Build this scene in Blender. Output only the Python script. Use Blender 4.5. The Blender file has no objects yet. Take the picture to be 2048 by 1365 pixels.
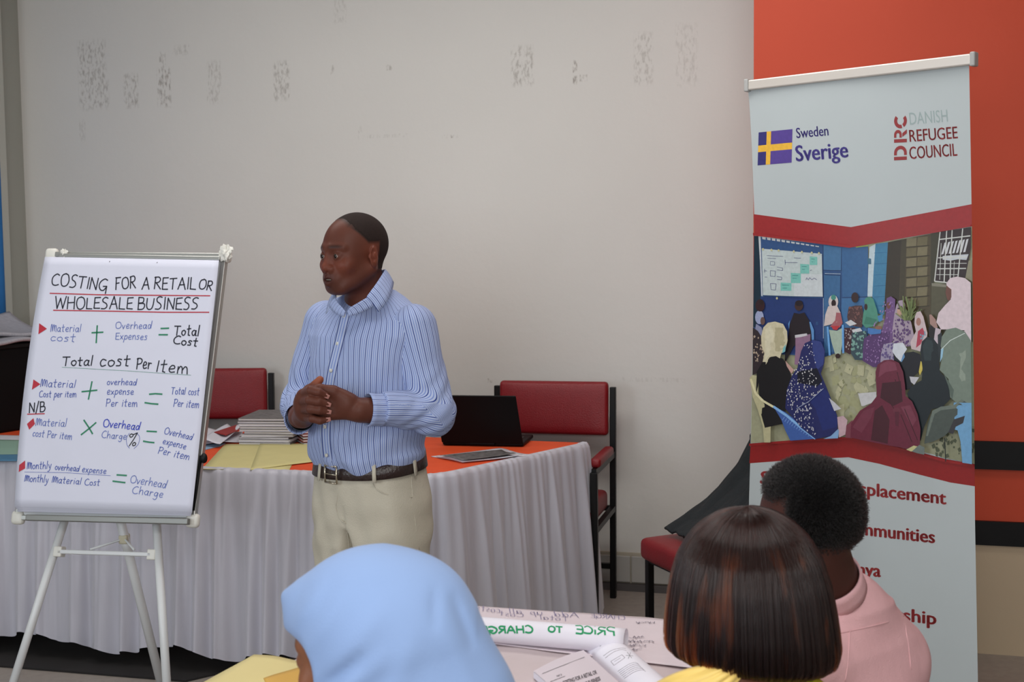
import bpy, bmesh, math, random
import numpy as np
from mathutils import Vector
from mathutils.bvhtree import BVHTree
from mathutils.geometry import tessellate_polygon
random.seed(7); RNG=np.random.default_rng(11)
COL=bpy.context.scene.collection; PI=math.pi
# ---------------------------------------------------------------- camera (frame 2048 x 1365)
FL=2500.; PIT=math.atan(177/2500); RHO=.012; HC=1.53
f0=np.array([0,math.cos(PIT),-math.sin(PIT)]); r0=np.array([1.,0,0]); u0=np.array([0,math.sin(PIT),math.cos(PIT)])
CR=math.cos(RHO)*r0-math.sin(RHO)*u0; CU=math.sin(RHO)*r0+math.cos(RHO)*u0; CC=np.array([0,0,HC])
cd=bpy.data.cameras.new('camera'); cam=bpy.data.objects.new('camera',cd); COL.objects.link(cam)
cd.sensor_width=36; cd.lens=FL/2048*36; cd.clip_start=.05
from mathutils import Matrix
cam.matrix_world=Matrix(((CR[0],CU[0],-f0[0],0),(CR[1],CU[1],-f0[1],0),(CR[2],CU[2],-f0[2],HC),(0,0,0,1)))
cd.dof.use_dof=True; cd.dof.focus_distance=3.7; cd.dof.aperture_fstop=9
bpy.context.scene.camera=cam
# ---------------------------------------------------------------- light and exposure
sc=bpy.context.scene
sc.view_settings.view_transform='Standard'; sc.view_settings.look='None'; sc.view_settings.gamma=1; sc.view_settings.exposure=0.0
W=bpy.data.worlds.new('world'); sc.world=W; W.use_nodes=True
W.node_tree.nodes['Background'].inputs[0].default_value=(.75,.85,1,1); W.node_tree.nodes['Background'].inputs[1].default_value=.6
def area(name,loc,tgt,sx,sy,power,col):
    l=bpy.data.lights.new(name,'AREA'); l.shape='RECTANGLE'; l.size=sx; l.size_y=sy; l.energy=power; l.color=col
    o=bpy.data.objects.new(name,l); COL.objects.link(o); o.location=loc
    o.rotation_euler=(Vector(tgt)-Vector(loc)).to_track_quat('-Z','Y').to_euler(); return o
area('window_light',(-3.7,1.2,1.75),(0,3.6,1.2),2.6,1.5,72,(.84,.92,1))
area('window_light',(-.6,-3.3,1.9),(0,3,1.2),3.6,1.5,95,(.93,.96,1))
area('ceiling_fill',(.3,1.0,3.15),(.3,1.2,0),1.4,1.2,34,(1,.98,.95))  # unseen overhead fill light, added without a fixture
area('ceiling_fill',(-.5,3.9,3.15),(-.45,4.3,0),3.4,.6,40,(1,.98,.95))  # unseen overhead fill, added to brighten the back wall
fl=bpy.data.lights.new('flash','AREA'); fl.shape='DISK'; fl.size=.07; fl.energy=8; fl.color=(1,.95,.88)
fo=bpy.data.objects.new('flash',fl); COL.objects.link(fo); fo.location=(0,.0,HC+.16); fo.rotation_euler=(math.radians(86),0,0)
# ---------------------------------------------------------------- helpers
def ray(x,y): return f0+(x-1024)/FL*CR-(y-682.5)/FL*CU
def atY(x,y,Y): d=ray(x,y); return CC+d*(Y/d[1])
def atZ(x,y,z): d=ray(x,y); return CC+d*((z-HC)/d[2])
def atP(x,y,p0,n): d=ray(x,y); return CC+d*(np.dot(np.array(p0)-CC,n)/np.dot(d,n))
def lin(c):
    c=np.array(c,float)/255; return tuple(np.where(c<=.04045,c/12.92,((c+.055)/1.055)**2.4))+(1,)
def mat(name,rgb,rough=.6,metal=0,noise=0,nscale=8,bump=0,bscale=60,spec=.5,attr=None,sheen=0,aniso=0,coat=0,stretch=None):
    m=bpy.data.materials.new(name); m.use_nodes=True; N=m.node_tree; b=N.nodes['Principled BSDF']; L=N.links.new
    b.inputs['Base Color'].default_value=lin(rgb); b.inputs['Roughness'].default_value=rough; b.inputs['Metallic'].default_value=metal
    b.inputs['Specular IOR Level'].default_value=spec
    if sheen: b.inputs['Sheen Weight'].default_value=sheen
    if coat: b.inputs['Coat Weight'].default_value=coat
    src=None
    if attr:
        a=N.nodes.new('ShaderNodeAttribute'); a.attribute_name=attr; src=a.outputs['Color']; L(src,b.inputs['Base Color'])
    if noise or bump:
        tc=N.nodes.new('ShaderNodeTexCoord'); co=tc.outputs['Object']
        if stretch:
            mp=N.nodes.new('ShaderNodeMapping'); mp.inputs['Scale'].default_value=stretch; L(co,mp.inputs[0]); co=mp.outputs[0]
    if noise:
        t=N.nodes.new('ShaderNodeTexNoise'); t.inputs['Scale'].default_value=nscale; t.inputs['Detail'].default_value=5; L(co,t.inputs['Vector'])
        mr=N.nodes.new('ShaderNodeMapRange'); mr.inputs[1].default_value=.3; mr.inputs[2].default_value=.7; mr.inputs[3].default_value=1-noise; mr.inputs[4].default_value=1+noise
        L(t.outputs['Fac'],mr.inputs[0])
        mx=N.nodes.new('ShaderNodeVectorMath'); mx.operation='SCALE'
        if src: L(src,mx.inputs[0])
        else: mx.inputs[0].default_value=lin(rgb)[:3]
        L(mr.outputs[0],mx.inputs['Scale']); L(mx.outputs[0],b.inputs['Base Color'])
    if bump:
        t=N.nodes.new('ShaderNodeTexNoise'); t.inputs['Scale'].default_value=bscale; t.inputs['Detail'].default_value=4; L(co,t.inputs['Vector'])
        bp=N.nodes.new('ShaderNodeBump'); bp.inputs['Strength'].default_value=bump; bp.inputs['Distance'].default_value=.01; L(t.outputs['Fac'],bp.inputs['Height']); L(bp.outputs[0],b.inputs['Normal'])
    return m
ORG={}
def tag(o,label=None,cat=None,group=None,kind=None):
    if label:o['label']=label
    if cat:o['category']=cat
    if group:o['group']=group
    if kind:o['kind']=kind
    return o
def empty(name,loc=(0,0,0),rz=0,label=None,cat=None,group=None):
    o=bpy.data.objects.new(name,None); COL.objects.link(o); o.location=loc; o.rotation_euler.z=rz; o.empty_display_size=.05
    ORG[o.name]=np.array(loc,float); return tag(o,label,cat,group)
def mk(name,V,F,m,parent=None,smooth=False,org=None,cols=None,attrs=None,solid=0,bevel=0):
    """one mesh object; V in world metres, stored relative to the origin of its thing"""
    o0=np.zeros(3)
    if parent is not None: o0=ORG.get(parent.name,np.zeros(3))
    elif org is not None: o0=np.array(org,float)
    V=np.asarray(V,float)-o0
    me=bpy.data.meshes.new(name)
    if isinstance(F,np.ndarray):
        n=len(F);k=F.shape[1]
        me.vertices.add(len(V)); me.vertices.foreach_set('co',V.astype(np.float32).ravel())
        me.loops.add(n*k); me.loops.foreach_set('vertex_index',F.astype(np.int32).ravel())
        me.polygons.add(n); me.polygons.foreach_set('loop_start',(np.arange(n)*k).astype(np.int32)); me.polygons.foreach_set('loop_total',np.full(n,k,np.int32))
        me.update(calc_edges=True); me.validate()
    else: me.from_pydata([tuple(v) for v in V],[],[tuple(f) for f in F])
    if smooth: me.polygons.foreach_set('use_smooth',np.ones(len(me.polygons),bool))
    if cols is not None:
        a=me.color_attributes.new('Col','FLOAT_COLOR','POINT'); a.data.foreach_set('color',np.asarray(cols,np.float32).ravel())
    for k,v in (attrs or {}).items():
        a=me.attributes.new(k,'FLOAT','POINT'); a.data.foreach_set('value',np.asarray(v,np.float32))
    for q in (m if isinstance(m,list) else [m]): me.materials.append(q)
    o=bpy.data.objects.new(name,me); COL.objects.link(o)
    if parent is not None:
        o.parent=parent
    else: o.location=o0
    ORG[o.name]=o0
    if solid: s=o.modifiers.new('solid','SOLIDIFY'); s.thickness=solid; s.offset=0
    if bevel: s=o.modifiers.new('bevel','BEVEL'); s.width=bevel; s.segments=2; s.limit_method='ANGLE'
    return o
def join(*parts):
    V=[];F=[];n=0
    for v,f in parts:
        V.extend([tuple(q) for q in v]); F.extend([tuple(i+n for i in q) for q in f]); n+=len(v)
    return V,F
def frame(d,up=(0,0,1)):
    d=np.array(d,float); d/=np.linalg.norm(d); a=np.cross(up,d)
    if np.linalg.norm(a)<1e-5: a=np.cross((1,0,0),d)
    a/=np.linalg.norm(a); return a,np.cross(d,a),d
def box(c,s,ax=None):
    c=np.array(c,float); A=np.eye(3) if ax is None else np.array(ax,float)
    V=[c+A[0]*s[0]/2*i+A[1]*s[1]/2*j+A[2]*s[2]/2*k for i in(-1,1) for j in(-1,1) for k in(-1,1)]
    return V,[(0,1,3,2),(4,6,7,5),(0,4,5,1),(2,3,7,6),(0,2,6,4),(1,5,7,3)]
def tube(P,r,n=12,caps=True,flat=1.,up=(0,0,1)):
    P=[np.array(p,float) for p in P]; R=r if hasattr(r,'__len__') else [r]*len(P); V=[];F=[]
    for i,p in enumerate(P):
        d=P[min(i+1,len(P)-1)]-P[max(i-1,0)]; a,b,_=frame(d,up)
        for k in range(n):
            t=2*PI*k/n; V.append(p+a*math.cos(t)*R[i]+b*math.sin(t)*R[i]*flat)
    for i in range(len(P)-1):
        for k in range(n): F.append((i*n+k,i*n+(k+1)%n,(i+1)*n+(k+1)%n,(i+1)*n+k))
    if caps: F.append(tuple(range(n))[::-1]); F.append(tuple((len(P)-1)*n+k for k in range(n)))
    return V,F
def sqbar(a,b,w,h,up=(0,0,1)):
    a=np.array(a,float);b=np.array(b,float); x,y,d=frame(b-a,up); return box((a+b)/2,(w,h,np.linalg.norm(b-a)),(x,y,d))
def prism(poly,z0,z1):
    n=len(poly); V=[(*p[:2],z0) for p in poly]+[(*p[:2],z1) for p in poly]
    return V,[tuple(range(n))[::-1],tuple(range(n,2*n))]+[(i,(i+1)%n,n+(i+1)%n,n+i) for i in range(n)]
def rbox(s,r=.02,seg=3,puff=0):
    """rounded box centred at 0 via bmesh bevel"""
    bm=bmesh.new(); bmesh.ops.create_cube(bm,size=1)
    for v in bm.verts: v.co=Vector((v.co.x*s[0],v.co.y*s[1],v.co.z*s[2]))
    bmesh.ops.bevel(bm,geom=bm.edges[:],offset=r,segments=seg,profile=.5,affect='EDGES')
    bm.verts.index_update(); V=[tuple(v.co) for v in bm.verts]; F=[tuple(v.index for v in f.verts) for f in bm.faces]; bm.free(); return V,F
def mv(vf,c,ax=None):
    V,F=vf; A=np.eye(3) if ax is None else np.array(ax,float)
    return [tuple(np.array(c)+A[0]*v[0]+A[1]*v[1]+A[2]*v[2]) for v in V],F
def grid(fn,nu,nv):
    V=[fn(i/nu,j/nv) for j in range(nv+1) for i in range(nu+1)]
    return V,[(j*(nu+1)+i,j*(nu+1)+i+1,(j+1)*(nu+1)+i+1,(j+1)*(nu+1)+i) for j in range(nv) for i in range(nu)]
def catmull(P,n=5):
    P=[np.array(p,float) for p in P]
    if len(P)<3: return P
    Q=[2*P[0]-P[1]]+P+[2*P[-1]-P[-2]]; out=[]
    for i in range(1,len(Q)-2):
        for j in range(n):
            t=j/n; a,b,c,d=Q[i-1:i+3]
            out.append(.5*((2*b)+(-a+c)*t+(2*a-5*b+4*c-d)*t*t+(-a+3*b-3*c+d)*t**3))
    return out+[P[-1]]
def pn(P,s,seed=0,n=7):
    r=np.random.default_rng(seed); o=0
    for i in range(n):
        d=r.normal(size=3); d/=np.linalg.norm(d); f=s*(.6+1.2*r.random()); o=o+np.sin((P[...,0]*d[0]+P[...,1]*d[1]+P[...,2]*d[2])*f+r.random()*6.3)
    return o/n**.5
# ---- signed distance modelling: primitives blended on a grid, then surfaced
def _b(lo,hi,m): return np.array(lo)-m,np.array(hi)+m
def cap(a,b,ra,rb,k=.01,op='u'):
    a=np.array(a,float);b=np.array(b,float);ba=b-a;L2=max(ba@ba,1e-9)
    def f(X,Y,Z):
        px=X-a[0];py=Y-a[1];pz=Z-a[2]; h=np.clip((px*ba[0]+py*ba[1]+pz*ba[2])/L2,0,1)
        return np.sqrt((px-h*ba[0])**2+(py-h*ba[1])**2+(pz-h*ba[2])**2)-(ra+(rb-ra)*h)
    r=max(ra,rb); return (f,_b(np.minimum(a,b)-r,np.maximum(a,b)+r,k*1.2+.008),k,op)
def ell(c,r,M=None,k=.01,op='u'):
    c=np.array(c,float);r=np.array(r,float);A=np.eye(3) if M is None else np.array(M,float)
    def f(X,Y,Z):
        p=[(X-c[0])*A[i,0]+(Y-c[1])*A[i,1]+(Z-c[2])*A[i,2] for i in range(3)]
        k0=np.sqrt((p[0]/r[0])**2+(p[1]/r[1])**2+(p[2]/r[2])**2); k1=np.sqrt((p[0]/r[0]**2)**2+(p[1]/r[1]**2)**2+(p[2]/r[2]**2)**2)
        return k0*(k0-1)/np.maximum(k1,1e-6)
    e=np.sqrt(((A*r[:,None])**2).sum(0)); return (f,_b(c-e,c+e,k*1.2+.008),k,op)
def loft(keys,k=.01,op='u',pw=2.3,org=(0,0),yaw=0):
    """elliptical trunk: keys (z, cx, cy, a, b), yaw turns it about z"""
    K=np.array(keys,float); cs,sn=math.cos(yaw),math.sin(yaw)
    def f(X,Y,Z):
        z=Z+0*X+0*Y; q=[np.interp(z,K[:,0],K[:,i]) for i in(1,2,3,4)]
        dx=X-org[0];dy=Y-org[1]; lx=dx*cs+dy*sn-q[0]; ly=-dx*sn+dy*cs-q[1]
        d=((np.abs(lx)/q[2])**pw+(np.abs(ly)/q[3])**pw)**(1/pw); d=(d-1)*np.minimum(q[2],q[3])
        return np.maximum(d,np.maximum(K[0,0]-z,z-K[-1,0]))
    m=max(K[:,3].max()+abs(K[:,1]).max(),K[:,4].max()+abs(K[:,2]).max()); 
    return (f,_b((org[0]-m,org[1]-m,K[0,0]),(org[0]+m,org[1]+m,K[-1,0]),k*1.2+.012),k,op)
def axis(*seg):
    """axis(a,step,b,step,c): non uniform grid coordinates"""
    o=[]
    for i in range(0,len(seg)-2,2): o+=list(np.arange(seg[i],seg[i+2]-1e-9,seg[i+1]))
    return np.array(o+[seg[-1]])
def surface(prims,xs,ys,zs,post=None):
    D=np.full((len(xs),len(ys),len(zs)),1.,np.float32); X=xs[:,None,None].astype(np.float32);Y=ys[None,:,None].astype(np.float32);Z=zs[None,None,:].astype(np.float32)
    for f,(lo,hi),k,op in prims:
        s=[slice(max(np.searchsorted(a,lo[i])-1,0),np.searchsorted(a,hi[i])+1) for i,a in enumerate((xs,ys,zs))]
        if any(q.stop<=q.start for q in s): continue
        A=D[s[0],s[1],s[2]]; B=f(X[s[0]],Y[:,s[1]],Z[:,:,s[2]]).astype(np.float32)
        if op=='u': h=np.clip(.5+.5*(B-A)/k,0,1); D[s[0],s[1],s[2]]=B*(1-h)+A*h-k*h*(1-h)
        elif op=='s': B=-B; h=np.clip(.5-.5*(B-A)/k,0,1); D[s[0],s[1],s[2]]=B*(1-h)+A*h+k*h*(1-h)
    if post is not None: D=post(D,X,Y,Z)
    D[0]=D[-1]=1;D[:,0]=D[:,-1]=1;D[:,:,0]=D[:,:,-1]=1
    S=D<0; c=np.zeros(tuple(n-1 for n in D.shape),np.uint8)
    for i in(0,1):
        for j in(0,1):
            for l in(0,1): c+=S[i:S.shape[0]-1+i,j:S.shape[1]-1+j,l:S.shape[2]-1+l]
    act=np.argwhere((c>0)&(c<8)); idx=np.full(c.shape,-1,np.int32); idx[tuple(act.T)]=np.arange(len(act))
    acc=np.zeros((len(act),3));cnt=np.zeros(len(act)); G=(xs,ys,zs)
    for ax in range(3):
        o1,o2=[q for q in range(3) if q!=ax]
        for i in(0,1):
            for j in(0,1):
                a=act.copy();a[:,o1]+=i;a[:,o2]+=j;b=a.copy();b[:,ax]+=1
                da=D[tuple(a.T)];db=D[tuple(b.T)];m=(da<0)!=(db<0);t=np.where(m,da/np.where(m,da-db,1),0)
                P=np.stack([G[q][a[:,q]] for q in range(3)],1); P[:,ax]+=t*(G[ax][b[:,ax]]-G[ax][a[:,ax]])
                acc+=P*m[:,None];cnt+=m
    V=acc/cnt[:,None]; Fs=[]
    for ax in range(3):
        o1,o2=[(1,2),(2,0),(0,1)][ax]
        sl=[slice(None)]*3;sl2=[slice(None)]*3;sl[ax]=slice(0,-1);sl2[ax]=slice(1,None)
        e=np.argwhere(S[tuple(sl)]!=S[tuple(sl2)]); 
        e=e[(e[:,o1]>0)&(e[:,o2]>0)]
        q=[]
        for i,j in((-1,-1),(0,-1),(0,0),(-1,0)):
            a=e.copy();a[:,o1]+=i;a[:,o2]+=j;q.append(idx[tuple(a.T)])
        Q=np.stack(q,1);ins=S[tuple(e.T)]; Q[~ins]=Q[~ins][:,::-1]; Fs.append(Q)
    F=np.concatenate(Fs); return V,F[(F>=0).all(1)]
def vnormals(V,F):
    n=np.cross(V[F[:,2]]-V[F[:,0]],V[F[:,3]]-V[F[:,1]]); N=np.zeros_like(V)
    for i in range(4): np.add.at(N,F[:,i],n)
    return N/np.maximum(np.linalg.norm(N,axis=1),1e-12)[:,None]
def smooth_mesh(V,F,it=1,lam=.5):
    E=np.concatenate([F[:,[0,1]],F[:,[1,2]],F[:,[2,3]],F[:,[3,0]]])
    for _ in range(it):
        S=np.zeros_like(V);c=np.zeros(len(V))
        np.add.at(S,E[:,0],V[E[:,1]]);np.add.at(S,E[:,1],V[E[:,0]]);np.add.at(c,E[:,0],1);np.add.at(c,E[:,1],1)
        V=V+(S/np.maximum(c,1)[:,None]-V)*lam
    return V
# ---- handwriting: single stroke letters, x to the right, y up, capital height 1
G={
'A':(.8,[[(0,0),(.4,1),(.8,0)],[(.15,.38),(.68,.4)]]),'B':(.7,[[(.05,0),(.05,1)],'s',[(.05,1),(.5,.95),(.55,.72),(.45,.56),(.08,.52)],'s',[(.08,.52),(.6,.5),(.7,.25),(.5,.03),(.02,0)]]),
'C':(.75,['s',[(.7,.9),(.45,1),(.12,.75),(.02,.4),(.15,.08),(.45,0),(.75,.1)]]),'E':(.6,[[(.6,1),(.05,.97),(.03,.02),(.6,0)],[(.05,.5),(.5,.53)]]),
'F':(.6,[[(.05,0),(.08,.98)],[(0,.98),(.6,1)],[(.07,.52),(.45,.54)]]),'G':(.85,['s',[(.8,.95),(.5,1.02),(.12,.8),(.02,.45),(.2,.1),(.5,.02),(.75,.3)],[(.45,.4),(.8,.42),(.78,-.2)]]),
'H':(.75,[[(.03,0),(.05,1)],[(.7,0),(.72,1)],[(.05,.5),(.7,.52)]]),'I':(.15,[[(.07,0),(.1,1)]]),'L':(.6,[[(.05,1),(.03,.02),(.6,0)]]),
'M':(.9,['s',[(0,0),(.08,.9),(.2,.85),(.28,.1)],'s',[(.28,.1),(.4,.85),(.55,.85),(.6,.1)],'s',[(.6,.3),(.7,.8),(.85,.75),(.88,0)]]),
'N':(.75,[[(.03,0),(.06,1),(.68,.02),(.72,1)]]),'O':(.85,['s',[(.45,1),(.12,.85),(.02,.5),(.15,.1),(.45,0),(.75,.15),(.85,.5),(.7,.88),(.42,1)]]),
'P':(.65,[[(.05,-.05),(.1,1)],'s',[(.0,.92),(.4,1),(.65,.8),(.5,.5),(.1,.42)]]),'R':(.7,[[(.05,0),(.08,1)],'s',[(0,.95),(.45,1),(.6,.78),(.45,.55),(.1,.5)],[(.2,.5),(.7,0)]]),
'S':(.65,['s',[(.62,.95),(.35,1),(.1,.85),(.15,.62),(.45,.45),(.55,.22),(.35,.02),(0,.02)]]),'T':(.75,[[(0,.98),(.75,1)],[(.36,1),(.33,0)]]),
'U':(.75,['s',[(.03,1),(.03,.3),(.2,.02),(.5,.05),(.68,.4),(.72,1)]]),'W':(1.05,[[(0,1),(.22,0),(.5,.85),(.78,0),(1.05,1)]]),
'/':(.4,[[(0,-.15),(.4,1.1)]]),
'a':(.55,['s',[(.5,.5),(.25,.6),(.03,.35),(.12,.05),(.35,.08),(.5,.5)],'s',[(.5,.58),(.46,.1),(.58,0)]]),'c':(.45,['s',[(.45,.52),(.2,.6),(.03,.3),(.15,.02),(.45,.08)]]),
'd':(.6,['s',[(.42,.5),(.2,.55),(.03,.25),(.15,0),(.35,.1),(.48,.5)],[(.6,1.05),(.48,.02)]]),'e':(.5,['s',[(.05,.28),(.4,.35),(.42,.55),(.2,.6),(.04,.3),(.15,.02),(.48,.08)]]),
'g':(.55,['s',[(.5,.5),(.25,.6),(.05,.35),(.15,.1),(.38,.15),(.5,.55)],'s',[(.5,.55),(.45,-.2),(.2,-.42),(0,-.3)]]),'h':(.55,[[(.05,1.05),(.03,0)],'s',[(.03,.25),(.25,.58),(.45,.5),(.5,0)]]),
'i':(.18,[[(.1,.58),(.06,0)],[(.13,.85),(.15,.8)]]),'l':(.2,[[(.15,1.05),(.05,0)]]),'m':(.8,[[(.03,.6),(.03,0)],'s',[(.03,.3),(.2,.6),(.35,.5),(.36,0)],'s',[(.36,.3),(.55,.6),(.72,.5),(.78,0)]]),
'n':(.5,[[(.03,.6),(.03,0)],'s',[(.03,.3),(.22,.6),(.42,.5),(.46,0)]]),'o':(.5,['s',[(.28,.58),(.06,.48),(.02,.2),(.2,0),(.42,.1),(.48,.4),(.28,.58)]]),
'p':(.5,[[(.12,.6),(-.05,-.45)],'s',[(.1,.5),(.35,.62),(.5,.35),(.3,.05),(.08,.1)]]),'r':(.4,[[(.06,.6),(.03,0)],'s',[(.04,.3),(.18,.55),(.4,.55)]]),
's':(.42,['s',[(.4,.55),(.18,.6),(.08,.45),(.3,.28),(.28,.05),(0,.03)]]),'t':(.45,[[(.22,1),(.18,.05),(.35,0)],[(0,.62),(.45,.66)]]),'v':(.45,[[(0,.58),(.18,0),(.45,.6)]]),
'u':(.5,['s',[(.03,.58),(.03,.15),(.2,0),(.42,.2),(.46,.58)],[(.46,.58),(.48,0)]]),'x':(.45,[[(0,.58),(.4,0)],[(.42,.6),(0,0)]]),'y':(.5,[[(.02,.6),(.2,.1)],'s',[(.5,.6),(.3,-.1),(.05,-.4),(-.1,-.35)]]),
' ':(.35,[])}
def strokes(word,p0,p1,h,slant=.08,mir=False,jit=.03,gap=.17):
    """polylines (in the pixel frame of the traced sheet) writing word from p0 to p1 on its baseline"""
    p0=np.array(p0,float);p1=np.array(p1,float); tot=sum(G[c][0]+gap for c in word)-gap; L=np.linalg.norm(p1-p0)
    ux=(p1-p0)/L; uy=np.array([ux[1],-ux[0]]) if ux[0]>0 else np.array([-ux[1],ux[0]]); x=0; out=[]; s=L/tot
    if mir and False: pass
    for c in word:
        w,st=G[c]; sm=False; jy=random.uniform(-jit,jit); js=random.uniform(.94,1.08)
        for q in st:
            if q=='s': sm=True; continue
            P=[np.array([a+random.uniform(-jit,jit)*.6,b*js+jy+random.uniform(-jit,jit)*.6]) for a,b in q]
            if sm: P=catmull(P,4)
            sm=False
            out.append([p0+ux*(x+a[0]+slant*a[1]*h/s*1.0)*s+uy*a[1]*h for a in P])
        x+=w+gap
    return out
def ribbons(lines,w,toP,nrm,off=.0004):
    """ink: thin ribbons of width w metres along pixel polylines; toP maps a pixel to the sheet"""
    V=[];F=[]; L2=[]
    for ln in lines:      # a marker stroke turns sharply: start a new ribbon there
        cur=[ln[0]]
        for i in range(1,len(ln)):
            cur.append(ln[i])
            if i<len(ln)-1:
                a=np.array(ln[i],float)-ln[i-1];b=np.array(ln[i+1],float)-ln[i]; na=np.linalg.norm(a)*np.linalg.norm(b)
                if na>1e-9 and (a@b)/na<.6: L2.append(cur); cur=[ln[i]]
        L2.append(cur)
    for ln in L2:
        P=[np.array(toP(*q)) for q in ln]
        if len(P)<2: continue
        n0=len(V)
        for i,p in enumerate(P):
            d=P[min(i+1,len(P)-1)]-P[max(i-1,0)]; N=np.array(nrm(p) if callable(nrm) else nrm); a=np.cross(N,d); a/=max(np.linalg.norm(a),1e-9)
            e=d/max(np.linalg.norm(d),1e-9)*w*.3*(-1 if i==0 else 1 if i==len(P)-1 else 0)
            V+= [p+N*off+a*w/2+e,p+N*off-a*w/2+e]
        F+=[(n0+2*i,n0+2*i+1,n0+2*i+3,n0+2*i+2) for i in range(len(P)-1)]
    return V,F
_TX={}
def type_mesh(s,bold=0.,space=1.):
    """printed lettering from the built-in sans face, cap height 1, x from 0 to w"""
    key=(s,bold,space)
    if key in _TX: return _TX[key]
    c=bpy.data.curves.new('t','FONT'); c.body=s; c.size=1; c.offset=bold; c.resolution_u=3; c.space_character=space; o=bpy.data.objects.new('t',c); COL.objects.link(o)
    dg=bpy.context.evaluated_depsgraph_get(); me=o.evaluated_get(dg).to_mesh(); V=np.array([v.co[:2] for v in me.vertices]); F=[tuple(p.vertices) for p in me.polygons]
    o.evaluated_get(dg).to_mesh_clear(); bpy.data.objects.remove(o); bpy.data.curves.remove(c)
    if 'cap' not in _TX and s!='H': _TX['cap']=type_mesh('H')[0][:,1].max()*_TX['hraw']
    if s=='H' and 'hraw' not in _TX: _TX['hraw']=V[:,1].max()
    V=V/_TX.get('cap',_TX.get('hraw')); V[:,0]-=V[:,0].min(); _TX[key]=(V,F,V[:,0].max()); return _TX[key]
def typeset(s,p0,p1,h,bold=0.,up=None,space=1.):
    V,F,w=type_mesh(s,bold,space); p0=np.array(p0,float);p1=np.array(p1,float); ux=(p1-p0)/w; u=ux/np.linalg.norm(ux)
    uy=np.array(up,float)*h if up is not None else np.array([u[1],-u[0]])*h
    return [p0+ux*v[0]+uy*v[1] for v in V],F
def heavy(s,p0,p1,h,w,up=None):
    """bold lettering: the face printed several times with small offsets"""
    p0=np.array(p0,float);p1=np.array(p1,float)
    return [typeset(s,p0+(dx,dy),p1+(dx,dy),h,0.,up) for dx,dy in((-w,0),(0,-w*.5),(w,0),(0,w*.5))]
# wall direction frame (the back wall runs 15.7 degrees off the picture plane)
WY=math.radians(15.7); TW=np.array([math.cos(WY),-math.sin(WY),0]); NW=np.array([-math.sin(WY),-math.cos(WY),0]); B0=np.array([.536,5.61,0])
def onwall(u,d,z=0): return B0+TW*u+NW*d+np.array([0,0,z])
AXW=(TW,NW,np.array([0,0,1.]))
# ================================================================ the room
def wallmat(name,rgb,marks):
    m=mat(name,rgb,.45,noise=.025,nscale=1.3,bump=.12,bscale=25,spec=.35); N=m.node_tree; L=N.links.new; b=N.nodes['Principled BSDF']
    src=b.inputs['Base Color'].links[0].from_socket; tc=[n for n in N.nodes if n.type=='TEX_COORD'][0]; acc=None
    for c,hs,st in marks:
        s=N.nodes.new('ShaderNodeVectorMath');s.operation='SUBTRACT';s.inputs[1].default_value=c;L(tc.outputs['Object'],s.inputs[0])
        dt=[]
        for ax,h in((TW,hs[0]),((0,0,1),hs[1])):
            d=N.nodes.new('ShaderNodeVectorMath');d.operation='DOT_PRODUCT';d.inputs[1].default_value=ax;L(s.outputs[0],d.inputs[0])
            a=N.nodes.new('ShaderNodeMath');a.operation='ABSOLUTE';L(d.outputs['Value'],a.inputs[0]); r=N.nodes.new('ShaderNodeMapRange');r.inputs[1].default_value=h;r.inputs[2].default_value=h*.75;L(a.outputs[0],r.inputs[0]);dt.append(r.outputs[0])
        p=N.nodes.new('ShaderNodeMath');p.operation='MULTIPLY';L(dt[0],p.inputs[0]);L(dt[1],p.inputs[1])
        q=N.nodes.new('ShaderNodeMath');q.operation='MULTIPLY';L(p.outputs[0],q.inputs[0]);q.inputs[1].default_value=st*.85
        if acc is None: acc=q.outputs[0]
        else: w=N.nodes.new('ShaderNodeMath');w.operation='MAXIMUM';L(acc,w.inputs[0]);L(q.outputs[0],w.inputs[1]);acc=w.outputs[0]
    t=N.nodes.new('ShaderNodeTexNoise');t.inputs['Scale'].default_value=55;t.inputs['Detail'].default_value=8;mp=N.nodes.new('ShaderNodeMapping');mp.inputs['Scale'].default_value=(1.6,1.6,.7);L(tc.outputs['Object'],mp.inputs[0]);L(mp.outputs[0],t.inputs['Vector'])
    r=N.nodes.new('ShaderNodeMapRange');r.inputs[1].default_value=.46;r.inputs[2].default_value=.66;L(t.outputs['Fac'],r.inputs[0])
    p=N.nodes.new('ShaderNodeMath');p.operation='MULTIPLY';L(acc,p.inputs[0]);L(r.outputs[0],p.inputs[1])
    mx=N.nodes.new('ShaderNodeMix');mx.data_type='RGBA';L(p.outputs[0],mx.inputs[0]);L(src,mx.inputs[6]);mx.inputs[7].default_value=lin((128,120,112));L(mx.outputs[2],b.inputs['Base Color'])
    return m
def onB(x,y,d=0): return atP(x,y,onwall(0,d),NW)
marks=[]
for x,y,w,h,s in((185,150,26,55,.6),(190,188,26,22,.6),(262,182,14,28,.6),(328,175,13,32,.75),(325,125,6,18,.6),(428,165,14,35,.4),(563,162,15,33,.6),(165,262,6,18,.3),(362,100,16,9,.35),(780,135,7,5,.6),(665,140,4,9,.5),(1045,132,20,34,.6),(1150,145,4,20,.9),(1167,156,7,6,.6),(1287,118,17,44,.45),(1373,110,19,52,.3),(680,22,12,20,.25),(720,265,4,12,.3),(900,273,14,3,.7),(772,272,40,3,.25),(1300,760,60,4,.2),(980,762,5,4,.7)):
    c=onB(x,y,.03); k=np.linalg.norm(c-CC)/2500; marks.append((tuple(c),(w*k*1.25,h*k*1.25),s))
M_wall=wallmat('painted_plaster_grey',(206,204,199),marks)
M_lwall=mat('plaster_green_grey',(158,160,152),.5,noise=.03,nscale=2,bump=.1,bscale=25)
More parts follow.
